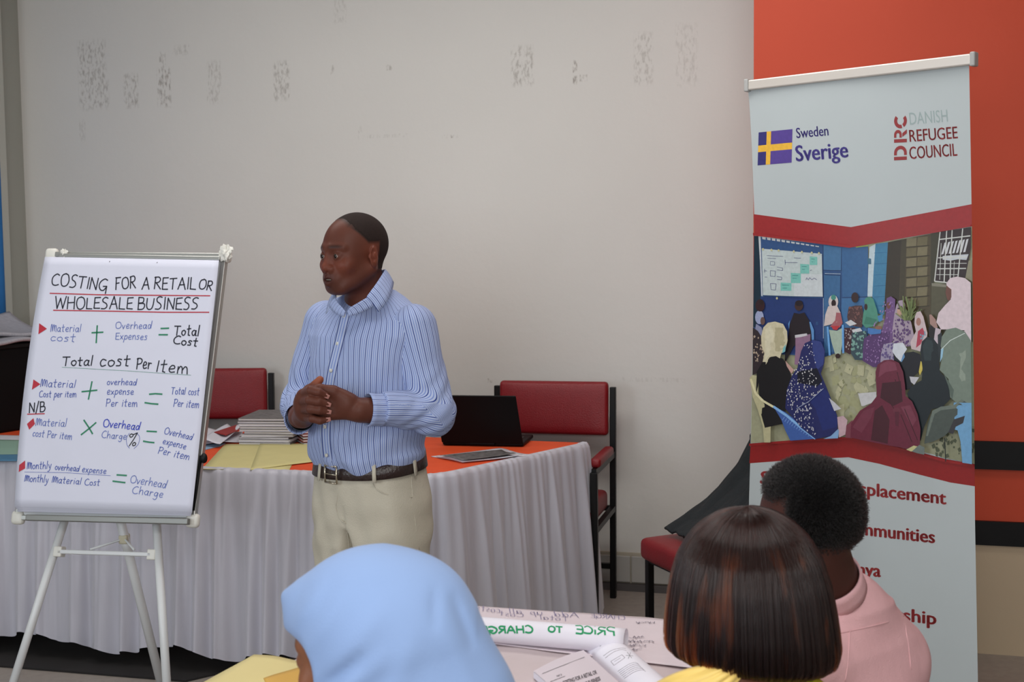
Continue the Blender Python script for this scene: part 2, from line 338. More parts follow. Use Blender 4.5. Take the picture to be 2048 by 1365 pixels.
M_orange=mat('paint_orange',(192,72,46),.5,noise=.03,nscale=2,bump=.06,bscale=40,spec=.25)
M_blk=mat('paint_black_gloss',(9,8,9),.4,noise=.2,nscale=10,spec=.2)
M_beige=mat('paint_beige',(190,170,142),.5,noise=.04,nscale=2,bump=.08,bscale=30)
uL=float(np.dot(onB(58,600,.03)-B0,TW)); UR=3.3; DR=9.4; ZC=3.25
def st(name,vf,m,parent=None,smooth=False):
    o=mk(name,*vf,m,parent,smooth); 
    if parent is None: o['kind']='structure'
    return o
def wbox(u0,u1,d0,d1,z0,z1): return box(onwall((u0+u1)/2,(d0+d1)/2,(z0+z1)/2),(u1-u0,abs(d1-d0),z1-z0),AXW)
st('wall_back',wbox(uL-.2,UR,-.2,.03,0,ZC),M_wall)
st('wall_left',wbox(uL-.2,uL,.03,DR,0,ZC),M_lwall)
st('wall_right',wbox(UR,UR+.2,-.2,DR,0,ZC),M_lwall)
st('wall_rear',wbox(uL-.2,UR+.2,DR,DR+.2,0,ZC),M_lwall)
st('ceiling',wbox(uL-.2,UR+.2,-.2,DR+.2,ZC,ZC+.1),mat('ceiling_white',(215,213,208),.8,bump=.1))
M_floor=mat('floor_terrazzo',(150,140,132),.4,noise=.08,nscale=30,bump=.03)
st('floor',wbox(uL-.2,UR+.2,-.2,DR+.2,-.1,0),M_floor)
pe=onB(1507,400,.03); uO=float(np.dot(pe-B0,TW)); pc=atP(1507,400,(.936,4.85,0),NW); uP=float(np.dot(pc-B0,TW)); dP=float(np.dot(pc-B0,NW))
zo=lambda y:float(atP(2000,y,onwall(0,dP),NW)[2])
wp=st('wall_projecting',wbox(uP,UR,.03,dP,0,ZC),M_orange)
st('dado_panel',wbox(uP-.004,UR-.01,.03,dP+.004,0,zo(1066)),M_beige,wp)
st('trim_1',wbox(uP-.012,UR-.01,.03,dP+.016,zo(939),zo(883)),M_blk)
st('trim_2',wbox(uP-.012,UR-.01,.03,dP+.016,zo(1091),zo(1043)),M_blk)
# tiled skirting along the back wall, with a dark strip under it
zs=lambda y:float(atP(1265,y,onwall(0,.05),NW)[2])
M_tile=mat('skirting_tile',(172,170,166),.3,noise=.06,nscale=6); M_dk=mat('dark_strip',(84,80,80),.5,noise=.1)
bb=st('baseboard_back',wbox(uL,uO,.03,.045,.0,zs(1113)+.012),mat('grout_cream',(176,168,152),.7)); k0=float(np.dot(onB(1262,1140,.05)-B0,TW))
tvf=box((0,0,0),(.394,.012,zs(1113)-zs(1165)),AXW); tm=None
for i in range(-9,3):
    u=k0+.2+.4*i-.4*0
    if u-.2<uL or u+.2>uO+.02: continue
    if tm is None: o=mk('tile',*tvf,M_tile,bb,bevel=.003); tm=o
    else: o=tm.copy(); COL.objects.link(o)
    o.location=tuple(onwall(u,.052,(zs(1113)+zs(1165))/2)+np.array([0,0,0.]))
st('baseboard_back_strip',wbox(uL,uO,.03,.075,0,zs(1168)),M_dk)
# window at the left edge: frame and blue curtain on the left wall
def lbox(s0,s1,off,z0,z1,th=.03): # along the left wall, s metres from the corner
    return box(onwall(uL+off,.03+(s0+s1)/2,(z0+z1)/2),(th,s1-s0,z1-z0),AXW)
def sL(px):
    p=atP(px,600,onwall(uL,0),TW); return float(np.dot(p-B0,NW))-.03
zt=.95
w1=st('window_1',lbox(sL(9),sL(9)+.05,.02,1.18,2.9,.05),mat('window_frame_pale',(178,180,172),.4))
for z in(1.18,2.88): mk('frame_rail',*lbox(sL(9),sL(9)+1.5,.02,z-.03,z+.03,.05),w1.data.materials[0],w1)
Mg=mat('glass',(220,235,240),.05); Mg.node_tree.nodes['Principled BSDF'].inputs['Transmission Weight'].default_value=.9
mk('pane',*lbox(sL(9)+.04,sL(9)+1.46,.012,1.2,2.86,.006),Mg,w1)
def curt(u,v):
    s=sL(1)+u*1.3; return onwall(uL+.03+.012*math.sin(u*70)+.006*math.sin(u*31),.03+s,2.95-1.85*v)
tag(mk('curtain',*grid(curt,160,6),mat('curtain_blue',(28,104,168),.7),None,True,org=onwall(uL+.05,.3,1.1),solid=.004),'blue curtain hanging at the window on the left wall','curtain')
# ================================================================ banquet table, cloth, skirt
def unit(v): v=np.array(v,float); return v/np.linalg.norm(v)
FLr=np.array([-.28,4.312,0]); TL_=FLr-TW*2.55; RR=np.array([.325,5.06,0]); RL=TL_-NW*.99
ZT=.75
def rounded(P,r,idx,n=8):
    out=[]
    for i,p in enumerate(P):
        if i not in idx: out.append(np.array(p)); continue
        a,b=P[i-1],P[(i+1)%len(P)]; da=unit(a-p)*r;db=unit(b-p)*r
        for k in range(n+1): t=k/n; out.append((p+da)*(1-t)**2+2*t*(1-t)*p+(p+db)*t*t)
    return out
poly=rounded([TL_,FLr,RR,RL],.14,(1,),8); poly=rounded(poly,.05,(len(poly)-2,),5)
tb=empty('banquet_table',tuple((FLr+RL)/2),0,'long banquet table hidden under an orange cloth and white skirt','table')
inn=lambda P,s:[(np.array(p)-np.mean(P,0))*s+np.mean(P,0) for p in P]
M_wood=mat('table_ply',(120,95,70),.6,noise=.1); M_leg=mat('table_leg_metal',(60,60,62),.4,.6)
mk('tabletop',*prism(inn(poly,.99),ZT-.035,ZT-.006),M_wood,tb)
for u,d in((.1,-.12),(1.4,-.12),(2.45,-.12),(.1,-.85),(1.4,-.85),(2.45,-.85)):
    p=FLr-TW*u+NW*d; mk('leg',*tube([(p[0],p[1],0),(p[0],p[1],ZT-.03)],.018,8),M_leg,tb)
M_oc=mat('cloth_orange',(218,74,20),.75,noise=.05,nscale=9,bump=.25,bscale=14,sheen=.0)
V,F=prism(poly,ZT-.006,ZT)
tag(mk('tablecloth',V,F,M_oc,None,org=(*FLr[:2],ZT)),'orange cloth covering the top of the long table','tablecloth')
path=[RL+NW*.6]+[TL_+NW*0]; pth=[];
pts=[TL_-NW*.9,TL_]+poly[1:-1]+[RR-TW*.04]
# densify
L=[0]
for a,b in zip(pts[:-1],pts[1:]): L.append(L[-1]+np.linalg.norm(b-a))
NS=1500; S=np.linspace(0,L[-1],NS); PX=np.interp(S,L,[p[0] for p in pts]);PY=np.interp(S,L,[p[1] for p in pts])
PXs=np.convolve(np.pad(PX,12,'edge'),np.ones(25)/25,'valid');PYs=np.convolve(np.pad(PY,12,'edge'),np.ones(25)/25,'valid')
dx=np.gradient(PXs);dy=np.gradient(PYs);n_=np.hypot(dx,dy);nx=dy/n_;ny=-dx/n_
rf=np.random.default_rng(3); ph=np.cumsum(rf.uniform(.6,1.5,4000)); 
def fold(s,f,sd): 
    w=np.interp(s*f,np.arange(4000),np.cumsum(np.random.default_rng(sd).uniform(.45,1.55,4000))); return np.sin(w*2*PI*.999)
fs=fold(S,9.5,5); fs2=fold(S,21,6); fs3=fold(S,4.2,8)
rows=[(-.035,ZT+.0035,0),(-.012,ZT+.006,.0),(.004,ZT+.004,.15),(.012,ZT-.012,.4)]
NR=26
V=[]
for j in range(NR):
    t=j/(NR-1)
    if j<4: o,z,a=rows[j]
    else: tt=(j-3)/(NR-4); o=.012+.05*tt**.8; z=ZT-.012-(ZT-.012-.075)*tt; a=.4+.6*min(1,tt*2.5)
    tt=max(0,(j-3)/(NR-4))
    amp=a*(.0045*fs2*(1-tt*.7)+(.006+.016*tt)*fs+(.002+.010*tt)*fs3)
    zz=z+(tt**6)*(.022*fold(S,2.1,12)+.012*fs) if j>=4 else z+.0015*fs2*(j>0)
    if j==0: zz=ZT+.002+0*S
    V.append(np.stack([PXs+nx*(o+amp),PYs+ny*(o+amp),zz+0*S],1))
V=np.concatenate(V); F=np.array([(j*NS+i,j*NS+i+1,(j+1)*NS+i+1,(j+1)*NS+i) for j in range(NR-1) for i in range(NS-1)])
M_sat=mat('satin_white',(186,184,194),.42,noise=.03,nscale=5,spec=.5,sheen=.3,bump=.05,bscale=30,stretch=(8,8,1))
tag(mk('table_skirt',V,F[:,::-1],M_sat,None,True,org=(*FLr[:2],0)),'gathered white satin skirt hanging round the long table','table skirt')
tag(mk('floor_shade',*prism([TL_+NW*.2,FLr+NW*.16-TW*.9,FLr-NW*.8-TW*.2,TL_-NW*.8],.001,.008),mat('shade_black',(24,20,20),.8,noise=.2),None,org=(*FLr[:2],0)),'black floor mat under the long table','mat')  # added dark sheet standing in for the shade below the skirt hem
# ================================================================ chairs
M_red=mat('vinyl_red',(126,12,22),.45,noise=.05,nscale=30,bump=.18,bscale=220,spec=.5); M_cf=mat('chair_frame_black',(12,11,12),.4,spec=.25)
def puffed(s,r,amp):
    V,F=rbox(s,r,3); bm=bmesh.new(); vs=[bm.verts.new(v) for v in V]; [bm.faces.new([vs[i] for i in f]) for f in F]
    bmesh.ops.subdivide_edges(bm,edges=[e for e in bm.edges if e.calc_length()>.08],cuts=7,use_grid_fill=True)
    bm.verts.index_update(); out=[]
    ax=int(np.argmin(s))
    for v in bm.verts:
        c=list(v.co); q=1
        for i in range(3):
            if i!=ax: q*=max(0,1-(2*c[i]/s[i])**4)
        c[ax]+=math.copysign(amp*q,c[ax]) if abs(c[ax])>s[ax]*.3 else 0; out.append(tuple(c))
    F=[tuple(v.index for v in f.verts) for f in bm.faces]; bm.free(); return out,F
def chair(label,loc,rz,arms=True):
    t=empty('conference_chair',(0,0,0),0,label,'chair','red vinyl conference chairs')
    mk('seat',*mv(puffed((.5,.46,.085),.022,.012),(0,-.02,.452)),M_red,t,True)
    an=math.radians(7); ax=((1,0,0),(0,math.cos(an),math.sin(an)),(0,-math.sin(an),math.cos(an)))
    mk('backrest',*mv(puffed((.49,.04,.235),.016,.008),(0,.262,.842),((1,0,0),(0,1,.0),(0,0.06,1))),M_red,t,True)
    for s in(-1,1):
        mk('leg',*join(sqbar((s*.262,.26,0),(s*.262,.27,.45),.026,.03),sqbar((s*.262,.27,.44),(s*.262,.285,.935),.026,.03)),M_cf,t,bevel=.003)
        mk('leg',*sqbar((s*.262,-.2,0),(s*.262,-.2,.64 if arms else .44),.026,.03),M_cf,t,bevel=.003)
        mk('seat_rail',*sqbar((s*.262,-.2,.40),(s*.262,.27,.40),.024,.024),M_cf,t)
        if arms:
            mk('armrest_bar',*sqbar((s*.262,-.2,.64),(s*.262,.27,.64),.02,.026),M_cf,t)
            mk('armrest',*mv(rbox((.045,.34,.04),.014),(s*.262,.0,.672)),M_red,t,True)
    for y,z in((-.2,.40),(.27,.40),(.27,.14)): mk('crossbar',*sqbar((-.262,y,z),(.262,y,z),.022,.022),M_cf,t)
    t.location=loc; t.rotation_euler.z=rz; return t
p=atY((990+1225)/2,778,5.25); chair('red vinyl chair behind the black laptop',(.118,5.25,0),-math.radians(14))
p=atY(470,742,5.9); c=chair('red vinyl chair between the flipchart and the stack of handbooks',(-1.43,5.70,0),-math.radians(2)); c.scale=(1,1,1.035)
c3=chair('red vinyl chair with a black jacket beside the roll-up banner',(.78,4.48,0),-math.radians(68),False); c3.scale=(.9,1,.94)
# ================================================================ laptop
M_lap=mat('laptop_black',(7,6,7),.5,spec=.15); M_key=mat('laptop_deck',(44,42,44),.5,noise=.3,nscale=120)
lo=atZ(965,893,ZT+.002); lt=empty('laptop',tuple(lo),0,'open black laptop on the orange tablecloth','laptop')
ly=math.radians(11); lx=np.array([math.cos(ly),-math.sin(ly),0]); lb=np.array([math.sin(ly),math.cos(ly),0]); up=np.array([0,0,1.])
LAX=(lx,lb,up); lw=.335
mk('base',*mv(rbox((lw,.23,.016),.006),lo+lb*.12+up*.009,LAX),M_lap,lt)
kb=mk('keyboard',*mv(box((0,0,0),(lw*.86,.10,.002)),lo+lb*.1+up*.0185,LAX),M_key,lt)
la=math.radians(14); lu=up*math.cos(la)-lb*math.sin(la)-lx*.09; lu/=np.linalg.norm(lu); ln=np.cross(lu,lx); 
mk('lid',*mv(rbox((lw,.008,.205),.0035),lo+lu*.108+up*.008,(lx,-ln if ln@lb<0 else ln,lu)),M_lap,lt)
mk('screen',*mv(box((0,0,0),(lw*.94,.001,.185)),lo+lu*.108+up*.008+lb*.0055,(lx,-ln if ln@lb<0 else ln,lu)),mat('screen_dark',(20,22,28),.15),lt)
mk('hinge',*mv(box((0,0,0),(.1,.01,.012)),lo+up*.014,(lx,lb,up)),M_lap,lt)
# ================================================================ papers and books
M_pap=mat('paper_white',(214,212,220),.7,noise=.02,nscale=20); M_yel=mat('manila_yellow',(206,196,136),.7,noise=.03,nscale=12)
M_mint=mat('card_mint',(140,172,155),.7,noise=.05); M_blue=mat('folder_blue',(70,118,150),.6); M_lb=mat('paper_blue',(140,172,196),.7)
M_cov=mat('cover_grey_print',(96,92,92),.5,noise=.5,nscale=60); M_covr=mat('cover_red',(150,28,26),.5); M_covo=mat('cover_orange',(190,66,30),.5); M_covk=mat('cover_black',(14,13,14),.5,spec=.25)
def sheet(name,px,z,m,label,cat,th=.0008,wav=.0,group=None,n=10,parent=None):
    """sheet of paper lying at height z with outline corners traced (4 px points, cyclic)"""
    c=[atZ(*q,z) for q in px]
    def f(u,v):
        p=(c[0]*(1-u)+c[1]*u)*(1-v)+(c[3]*(1-u)+c[2]*u)*v; return p+up*(th/2+wav*(.5+.5*math.sin(u*5+v*3+z*90))*(.3+u*(1-u)+v*v*.6))
    o=mk(name,*grid(f,n,n),m,parent,True,org=np.mean(c,0) if parent is None else None,solid=th)
    return tag(o,label,cat,group) if label else o
sheet('paper_sheet',[(-60,889),(42,888),(44,872),(-60,869)],ZT+.001,M_pap,'plain white paper sheet under the mint green card at the table left end','paper')
mc=sheet('card_sheet',[(-60,915),(36,913),(41,881),(-60,879)],ZT+.0025,M_mint,'mint green card sheet at the left end of the orange table','card')
sheet('folder',[(-60,923),(34,923),(37,911),(-60,912)],ZT+.0075,M_blue,'blue folder under the front edge of the mint green card','folder',.0035)
sheet('manila_sheet',[(404,939),(578,942),(606,889),(450,890)],ZT+.001,M_yel,'large yellow manila sheet lying on the orange tablecloth','paper',.001,.002)
sheet('manila_sheet',[(500,941),(632,924),(622,888),(520,889)],ZT+.0035,M_yel,'smaller yellow manila sheet reaching behind the standing man','paper',.001,.002)
sheet('paper_sheet',[(400,903),(442,893),(452,887),(400,889)],ZT+.001,M_lb,'pale blue paper beside the flipchart edge','paper')
sheet('paper_sheet',[(396,891),(478,886),(486,868),(396,858)],ZT+.004,M_pap,'loose written white sheet beside the handbook stack','paper',.0008,.014)
sheet('paper_sheet',[(398,884),(440,889),(484,860),(455,852)],ZT+.02,M_pap,'curled white sheet leaning against the handbook stack','paper',.0008,.02)
sheet('booklet',[(428,866),(452,872),(486,858),(474,851)],ZT+.03,M_covr,'dark red booklet among the loose papers','booklet',.003)
# open magazine near the front of the cloth
mg=empty('magazine',tuple(atZ(960,915,ZT)),0,'open magazine with a dark printed page on the orange cloth','magazine')
for k,(px,z,m_,w_) in enumerate([([(862,914),(925,926),(1062,912),(1000,900)],ZT+.001,M_pap,.006),([(872,914),(925,925),(1045,914),(1002,902)],ZT+.006,M_pap,.010)]):
    sheet('page',px,z,m_,None,None,.002,w_,parent=mg)
sheet('cover',[(880,912),(925,921),(1032,910),(1003,902)],ZT+.0145,M_cov,None,None,.0008,.006,parent=mg)
def book(loc,sz,yaw,mc,label,group):
    t=empty('handbook',tuple(loc),0,label,'book',group); a=(np.array([math.cos(yaw),math.sin(yaw),0]),np.array([-math.sin(yaw),math.cos(yaw),0]),up); c=np.array(loc,float)
    w,d,h=sz
    mk('page_block',*mv(rbox((w-.004,d-.004,h*.8),.0012,1),c+up*h/2,a),M_pap,t)
    mk('cover',*join(mv(box((0,0,0),(w,d,h*.08)),c+up*h*.93,a),mv(box((0,0,0),(w,d,h*.08)),c+up*h*.06,a),mv(box((0,0,0),(.0012,d,h)),c+up*h/2+a[0]*w/2,a)),mc,t)
    return t
bf=atZ(538,890,ZT+.002); z=ZT+.0015; n=10
for i in range(n):
    h=.0105+random.uniform(-.001,.0012); y=-WY+random.uniform(-.05,.05)
    nm='topmost' if i==n-1 else 'lowest' if i==0 else None
    lab={'lowest':'white-paged handbook, lowest of the tall stack behind the manila sheet','topmost':'handbook with grey printed cover, topmost of the tall stack'}.get(nm,'white-paged handbook, %s from the bottom of the tall stack'%('first second third fourth fifth sixth seventh eighth ninth tenth eleventh'.split()[i]))
    off=-.010*(i>7)+random.uniform(-.006,.006)+(.018 if i in(4,) else 0); dp=.29
    book((bf[0]+off,bf[1]+dp/2+random.uniform(-.004,.004),z),(.222+random.uniform(-.008,.008),dp,h),y+WY*.6,M_cov if i==n-1 else M_pap if i%2 else M_cov,lab,'handbooks in the tall stack'); z+=h+.0006
bf=atZ(612,888,ZT+.002); z=ZT+.0015
for i,(mc_,nm) in enumerate([(M_covk,'black'),(M_covo,'orange'),(M_covk,'black'),(M_covr,'red'),(M_covr,'red')]):
    h=.0105; book((bf[0]+.035+.004*i,bf[1]+.12-.0*i,z),(.2,.26,h),math.radians(24-i*2),mc_,'%s-covered handbook, %s of the short stack beside the tall stack'%(nm,('lowest','second from bottom','middle one','second from top','topmost')[i]),'coloured handbooks in the short stack'); z+=h+.001
# black box with newspapers at the left end
a=atZ(0,868,ZT);b=atZ(45,861,ZT); dr=unit(b-a); nb=np.array([-dr[1],dr[0],0]); c0=a-dr*.18
zt_=float(atY(30,690,a[1])[2]); bxc=(c0+dr*.27+nb*.16)*(1,1,0)
eb=empty('equipment_box',(bxc[0],bxc[1],ZT),0,'black box-shaped case at the left end of the orange table','case')
mk('body',*mv(rbox((.54,.32,zt_-ZT-.02),.01,2),(bxc[0],bxc[1],(zt_+ZT-.02)/2+.002),(dr,nb,up)),mat('case_black',(9,8,9),.7,noise=.1,spec=.15),eb)
mk('lid',*mv(rbox((.55,.33,.02),.004,2),(bxc[0],bxc[1],zt_-.012),(dr,nb,up)),M_covk,eb)
for s in(-1,1): mk('latch',*mv(box((0,0,0),(.03,.006,.04)),bxc-nb*.165+dr*s*.17+up*(zt_-.03),(dr,nb,up)),M_leg,eb)
M_news=mat('newsprint',(160,158,165),.8,noise=.14,nscale=45,stretch=(1,6,1))
def news(c,w,d,yaw,h0,lift,label,seed):
    rr=np.random.default_rng(seed); A=(np.array([math.cos(yaw),math.sin(yaw),0]),np.array([-math.sin(yaw),math.cos(yaw),0]),up)
    def f(u,v):
        # v: across top, round the fold and back underneath
        x=(u-.5)*w
        if v<.45: y=d*(.5-v/.45); zz=.018
        elif v<.55: t=(v-.45)/.1*PI; y=-d*.5-.012*math.sin(t); zz=.009+.009*math.cos(t)
        else: y=-d*.5+(v-.55)/.45*d; zz=0
        q=(y/d+.5); return np.array(c)+A[0]*x+A[1]*y+up*(h0+zz+lift*q*q+.006*math.sin(x*22+seed)*(1+q)+lift*.25*(.5-u)*q)
    return tag(mk('newspaper',*grid(f,24,40),M_news,None,True,org=c,solid=.0012),label,'newspaper','newspapers on the black case')
news((bxc[0]+.02,bxc[1]-.01,zt_+.002),.5,.32,math.atan2(dr[1],dr[0])+.05,.001,.05,'folded newspaper lying directly on the black case',1)
news((bxc[0]-.03,bxc[1]-.0,zt_+.03),.46,.30,math.atan2(dr[1],dr[0])-.12,.0,.085,'upper folded newspaper with raised back edge on the black case',2)
# black jacket over chair 3
def jk(u,v):
    # drapes over the chair back and runs down across the seat
    cp=np.array([.78,4.48,0]); rz=-math.radians(68); X=np.array([math.cos(rz),math.sin(rz),0]);Yv=np.array([-math.sin(rz),math.cos(rz),0])
    K=[(.325,.70),(.315,.85),(.30,.975),(.27,1.0),(.235,.87),(.16,.73),(.08,.65),(.0,.595),(-.08,.55),(-.17,.512)]
    t=v*(len(K)-1); i=min(int(t),len(K)-2); q=t-i; y=K[i][0]*(1-q)+K[i+1][0]*q; zz=K[i][1]*(1-q)+K[i+1][1]*q
    x=(u-.5)*(.46-.12*v); fo=.010*math.sin(u*17+v*4)+.006*math.sin(u*31-v*9)
    return cp+X*(x+.02*math.sin(v*7))+Yv*(y+fo*.8)+up*(zz*.94+abs(fo)+.012)
tag(mk('jacket',*grid(jk,44,60),mat('jacket_black',(26,32,36),.85,noise=.15,nscale=20,bump=.3,bscale=60),None,True,org=(.78,4.48,.5),solid=.008),'black jacket draped over the chair back beside the banner','jacket')
# ================================================================ flipchart easel
ey,el=.2204,.2734; et=np.array([math.cos(ey),-math.sin(ey),0]); en0=np.array([-math.sin(ey),-math.cos(ey),0])
eu=up*math.cos(el)-en0*math.sin(el); en=np.cross(et,eu); en=en if en@en0>0 else -en; E0=np.array([-1.308,4.108,1.12]); EAX=(et,en,eu)
def onE(x,y,d=0.): return atP(x,y,E0+en*d,en)
M_al=mat('aluminium',(168,168,164),.35,.7); M_wh=mat('enamel_white',(205,207,208),.35,noise=.02); M_pl=mat('plastic_white',(214,212,204),.4)
ea=empty('flipchart_easel',tuple(E0*(1,1,0)),0,'white flipchart easel standing in front of the table skirt','easel')
cor=[onE(104,510,-.02),onE(450,513,-.02),onE(386,1042,-.02),onE(37,1036,-.02)]
def quadslab(c,d0,d1): return join(([*(p+en*d0 for p in c),*(p+en*d1 for p in c)],[(0,1,2,3)[::-1],(4,5,6,7),(0,1,5,4),(1,2,6,5),(2,3,7,6),(3,0,4,7)]))
mk('board',*quadslab(cor,-.006,.004),M_wh,ea)
for i in range(4): mk('frame_rail',*sqbar(cor[i],cor[(i+1)%4],.018,.022,en),M_al,ea,bevel=.003)
for c in cor: mk('corner_cap',*mv(rbox((.045,.028,.045),.012),c,EAX),M_pl,ea,True)
tr=[onE(54,1036,.012),onE(378,1044,.012)]; mk('pen_tray',*sqbar(*tr,.02,.02,en),mat('tray_grey',(120,120,116),.4,.5),ea,bevel=.003)
mk('clamp_bar',*sqbar(onE(120,512,-.004),onE(442,518,-.004),.014,.02,en),M_al,ea,bevel=.003)
def foot(x0,y0,x1,y1,d=-.035):
    a=onE(x0,y0,d);b=onE(x1,y1,d); t=a[2]/(a[2]-b[2]); return a,a+(b-a)*t
for x0,y0,x1,y1 in((133,1030,30,1365),(312,1030,333,1365)):
    a,b=foot(x0,y0,x1,y1); lg=mk('leg',*tube([a,b+np.array([0,0,.02])],.0135,14),M_wh,ea,True)
    mk('foot_cap',*tube([b+np.array([0,0,.03]),b],[.017,.018],12),M_covk,lg,True)
rt=atY(205,900,float(onE(205,900,0)[1])+.03); rf_=atZ(328,1400,0); lg=mk('leg',*tube([rt,rf_+np.array([0,0,.02])],.0155,14),M_wh,ea,True); mk('foot_cap',*tube([rf_+np.array([0,0,.03]),rf_],[.017,.018],12),M_covk,lg,True)
mk('hinge_block',*mv(rbox((.06,.06,.05),.006),(rt+onE(205,900,-.02))/2,EAX),M_pl,ea)
mk('crossbar',*sqbar(onE(119,1104,-.035),onE(306,1110,-.035),.014,.03,en),M_wh,ea,bevel=.003)
for q in((119,1104),(306,1110)): mk('bracket',*mv(rbox((.03,.03,.034),.004),onE(*q,-.035),EAX),M_pl,ea)
hub=rt+(rf_-rt)*.345
mk('spreader',*tube([onE(180,1100,-.04),hub,onE(268,1100,-.04)],.004,8),M_wh,ea,True); mk('spreader_hub',*mv(rbox((.03,.04,.03),.006),hub),mat('plastic_cream',(190,184,160),.5),ea)
mk('side_arm',*tube([onE(402,912,-.01),onE(387,1022,-.01)],.005,8),M_covk,ea,True)
kb=tube([onE(408,917,-.03),onE(408,917,.004)],.011,14,flat=1.5); mk('clamp_knob',*kb,M_covk,ea,True)
for q in((220,524),(315,526)): mk('hanging_peg',*tube([onE(*q,.0),onE(q[0],q[1],.012)],.0028,8),M_covk,ea)
# pad of sheets and the written top sheet
def padsheet(pxs,d,m,th,name,parent,curl=.0):
    c=[onE(*q,d) for q in pxs]
    def f(u,v):
        p=(c[0]*(1-u)+c[1]*u)*(1-v)+(c[3]*(1-u)+c[2]*u)*v; lf=1-u
        bow=-.006*4*v*(1-v)*lf**3   # left edge bows
        return p+et*bow*3+en*(curl*lf**4*v)
    return mk(name,*grid(f,24,30),m,parent,True,org=E0+np.array([0,0,0]),solid=th)
M_sheet=mat('flipchart_paper',(208,209,224),.65,noise=.015,nscale=6,bump=.05,bscale=8)
fp=tag(padsheet([(90,514),(438,521),(384,1026),(29,1015)],.012,M_sheet,.0006,'flipchart_sheet',None),'written flipchart sheet headed costing for a retail or wholesale business','paper')
for k,pp in enumerate([[(93,516),(437,522),(383,1029),(32,1019)],[(95,517),(436,523),(382,1033),(35,1024)]]):
    o=padsheet(pp,.009-.003*k,M_sheet,.0012,'flipchart_sheet',None); tag(o,['blank flipchart sheet directly behind the written one','rearmost blank flipchart sheet on the easel'][k],'paper')
K_='k';Bl='b';Gr='g';Rd='r'
ink={K_:[],Bl:[],Gr:[],Rd:[],'B':[],'T':[]}
hw=[('COSTING',102,571,213,582,24,K_),('FOR',231,579,271,577,22,K_),('A',284,579,298,579,23,K_),('RETAIL',308,579,391,579,23,K_),('OR',397,578,423,582,19,K_),
('WHOLESALE',110,618,265,618,23,K_),('BUSINESS',275,619,396,619,23,K_),
('Material',101,664,162,664,14,'T'),('cost',101,682,150,684,15,'T'),('Overhead',231,658,303,658,14,'T'),('Expenses',231,679,294,680,13,'T'),('Total',348,671,398,672,19,K_),('Cost',346,688,394,693,16,K_),
('Total',125,732,185,732,18,K_),('cost',200,733,259,733,22,K_),('Per',273,738,302,738,20,K_),('Item',312,744,375,748,23,K_),
('Material',81,774,151,776,15,Bl),('Cost per item',78.5,795,152,795,12,Bl),('overhead',214,770,273,771,12,Bl),('expense',214,789,267,790,13,Bl),('Per item',212,813,274,814,14,Bl),('Total cost',342,789,398,791,14,Bl),('Per item',347,813,397,817,14,Bl),
('N/B',58.5,826,90,824,19,K_),('Material',71.5,852,133,854,15,'T'),('cost Per item',65,873,143,880,13,'T'),('Overhead',206,854,279,861,15,'B'),('Charge',203,876,252,880,13,'T'),
('Overhead',328,868,384,881,13,Bl),('expense',325,888,371,899,12,Bl),('Per item',316,907,377,921,14,Bl),
('Monthly',54,939,102,938,14,Bl),('overhead',110,940,158,944,12,Bl),('expense',164,945,212,948,12,Bl),('Monthly',49,964,96,966,14,Bl),('Material',104,966,162,970,13,Bl),('Cost',169,971,199,972,12,Bl),('Overhead',260,966,332,977,15,'T'),('Charge',264,987,325,996,14,'T')]
for w,x0,y0,x1,y1,h,c in hw: ink[c]+=strokes(w,(x0,y0),(x1,y1),h)
ink[Rd]+=[[(100,587),(200,590),(300,591),(420,592)],[(107,621),(230,623),(330,625),(418,625)],[(55,829),(89,828)]]
g=[[(184,666),(206,665)],[(194.5,652),(192.5,686)],[(322,657.5),(337.5,657)],[(318,670),(335,670)],[(164,784),(194,781)],[(184,764),(177,799)],[(299,789),(311,788),(324,789)],[(290,806),(303,808),(316,809)],
[(168,841),(178,856),(185,868)],[(192,846),(178,858),(162.5,870)],[(294,863),(313,864)],[(287,883),(298,885),(308,886)],[(234,950.5),(253,951.7)],[(226,963),(250,966)]]
ink[Gr]+=g
thin=[[(124,735),(250,742),(382,751)],[(49,944.7),(130,946),(221,952)]]
MI={K_:mat('ink_black',(20,20,38),.5),Bl:mat('ink_blue',(70,88,165),.5),Gr:mat('ink_green',(22,120,84),.5),Rd:mat('ink_red',(176,28,48),.5),'B':mat('ink_blue_strong',(52,66,178),.5),'T':mat('ink_blue_pale',(92,108,175),.5)}
tE=lambda x,y:onE(x,y,.0125)
for c,w in((K_,.0042),(Bl,.0025),(Gr,.0052),(Rd,.0036),('B',.0034),('T',.0025)): mk('handwriting',*ribbons(ink[c],w,tE,en),MI[c],fp)
mk('underline',*ribbons(thin[:1],.0012,tE,en),MI[Gr],fp); mk('underline',*ribbons(thin[1:],.0014,tE,en),MI[Bl],fp)
blob=[[(258,884),(262,876),(270,876)],[(259,872),(263,869),(268,872),(263,875),(259,872)],[(275,867),(268,880),(260,893)],[(262,890),(266,888),(269,891),(265,893),(262,890)]]
mk('handwriting',*ribbons([catmull([(263,868.5),(259.5,871),(261,875),(265,873.5),(266.5,870),(263,868.5)],4),[(266.5,870),(275,866.5)],[(275,866.5),(267,880),(258.5,892.5)],catmull([(269,885.5),(265.5,888),(266,892),(270,891),(271.5,887.5),(269,885.5)],4)],.0034,tE,en),mat('ink_black_bold',(12,12,14),.5),fp)
mk('handwriting',*ribbons([catmull([(259,867),(253,877),(254,890),(259,897)],4),catmull([(272,866),(279,874),(277,888),(268,898)],4)],.0016,tE,en),MI[Bl],fp)
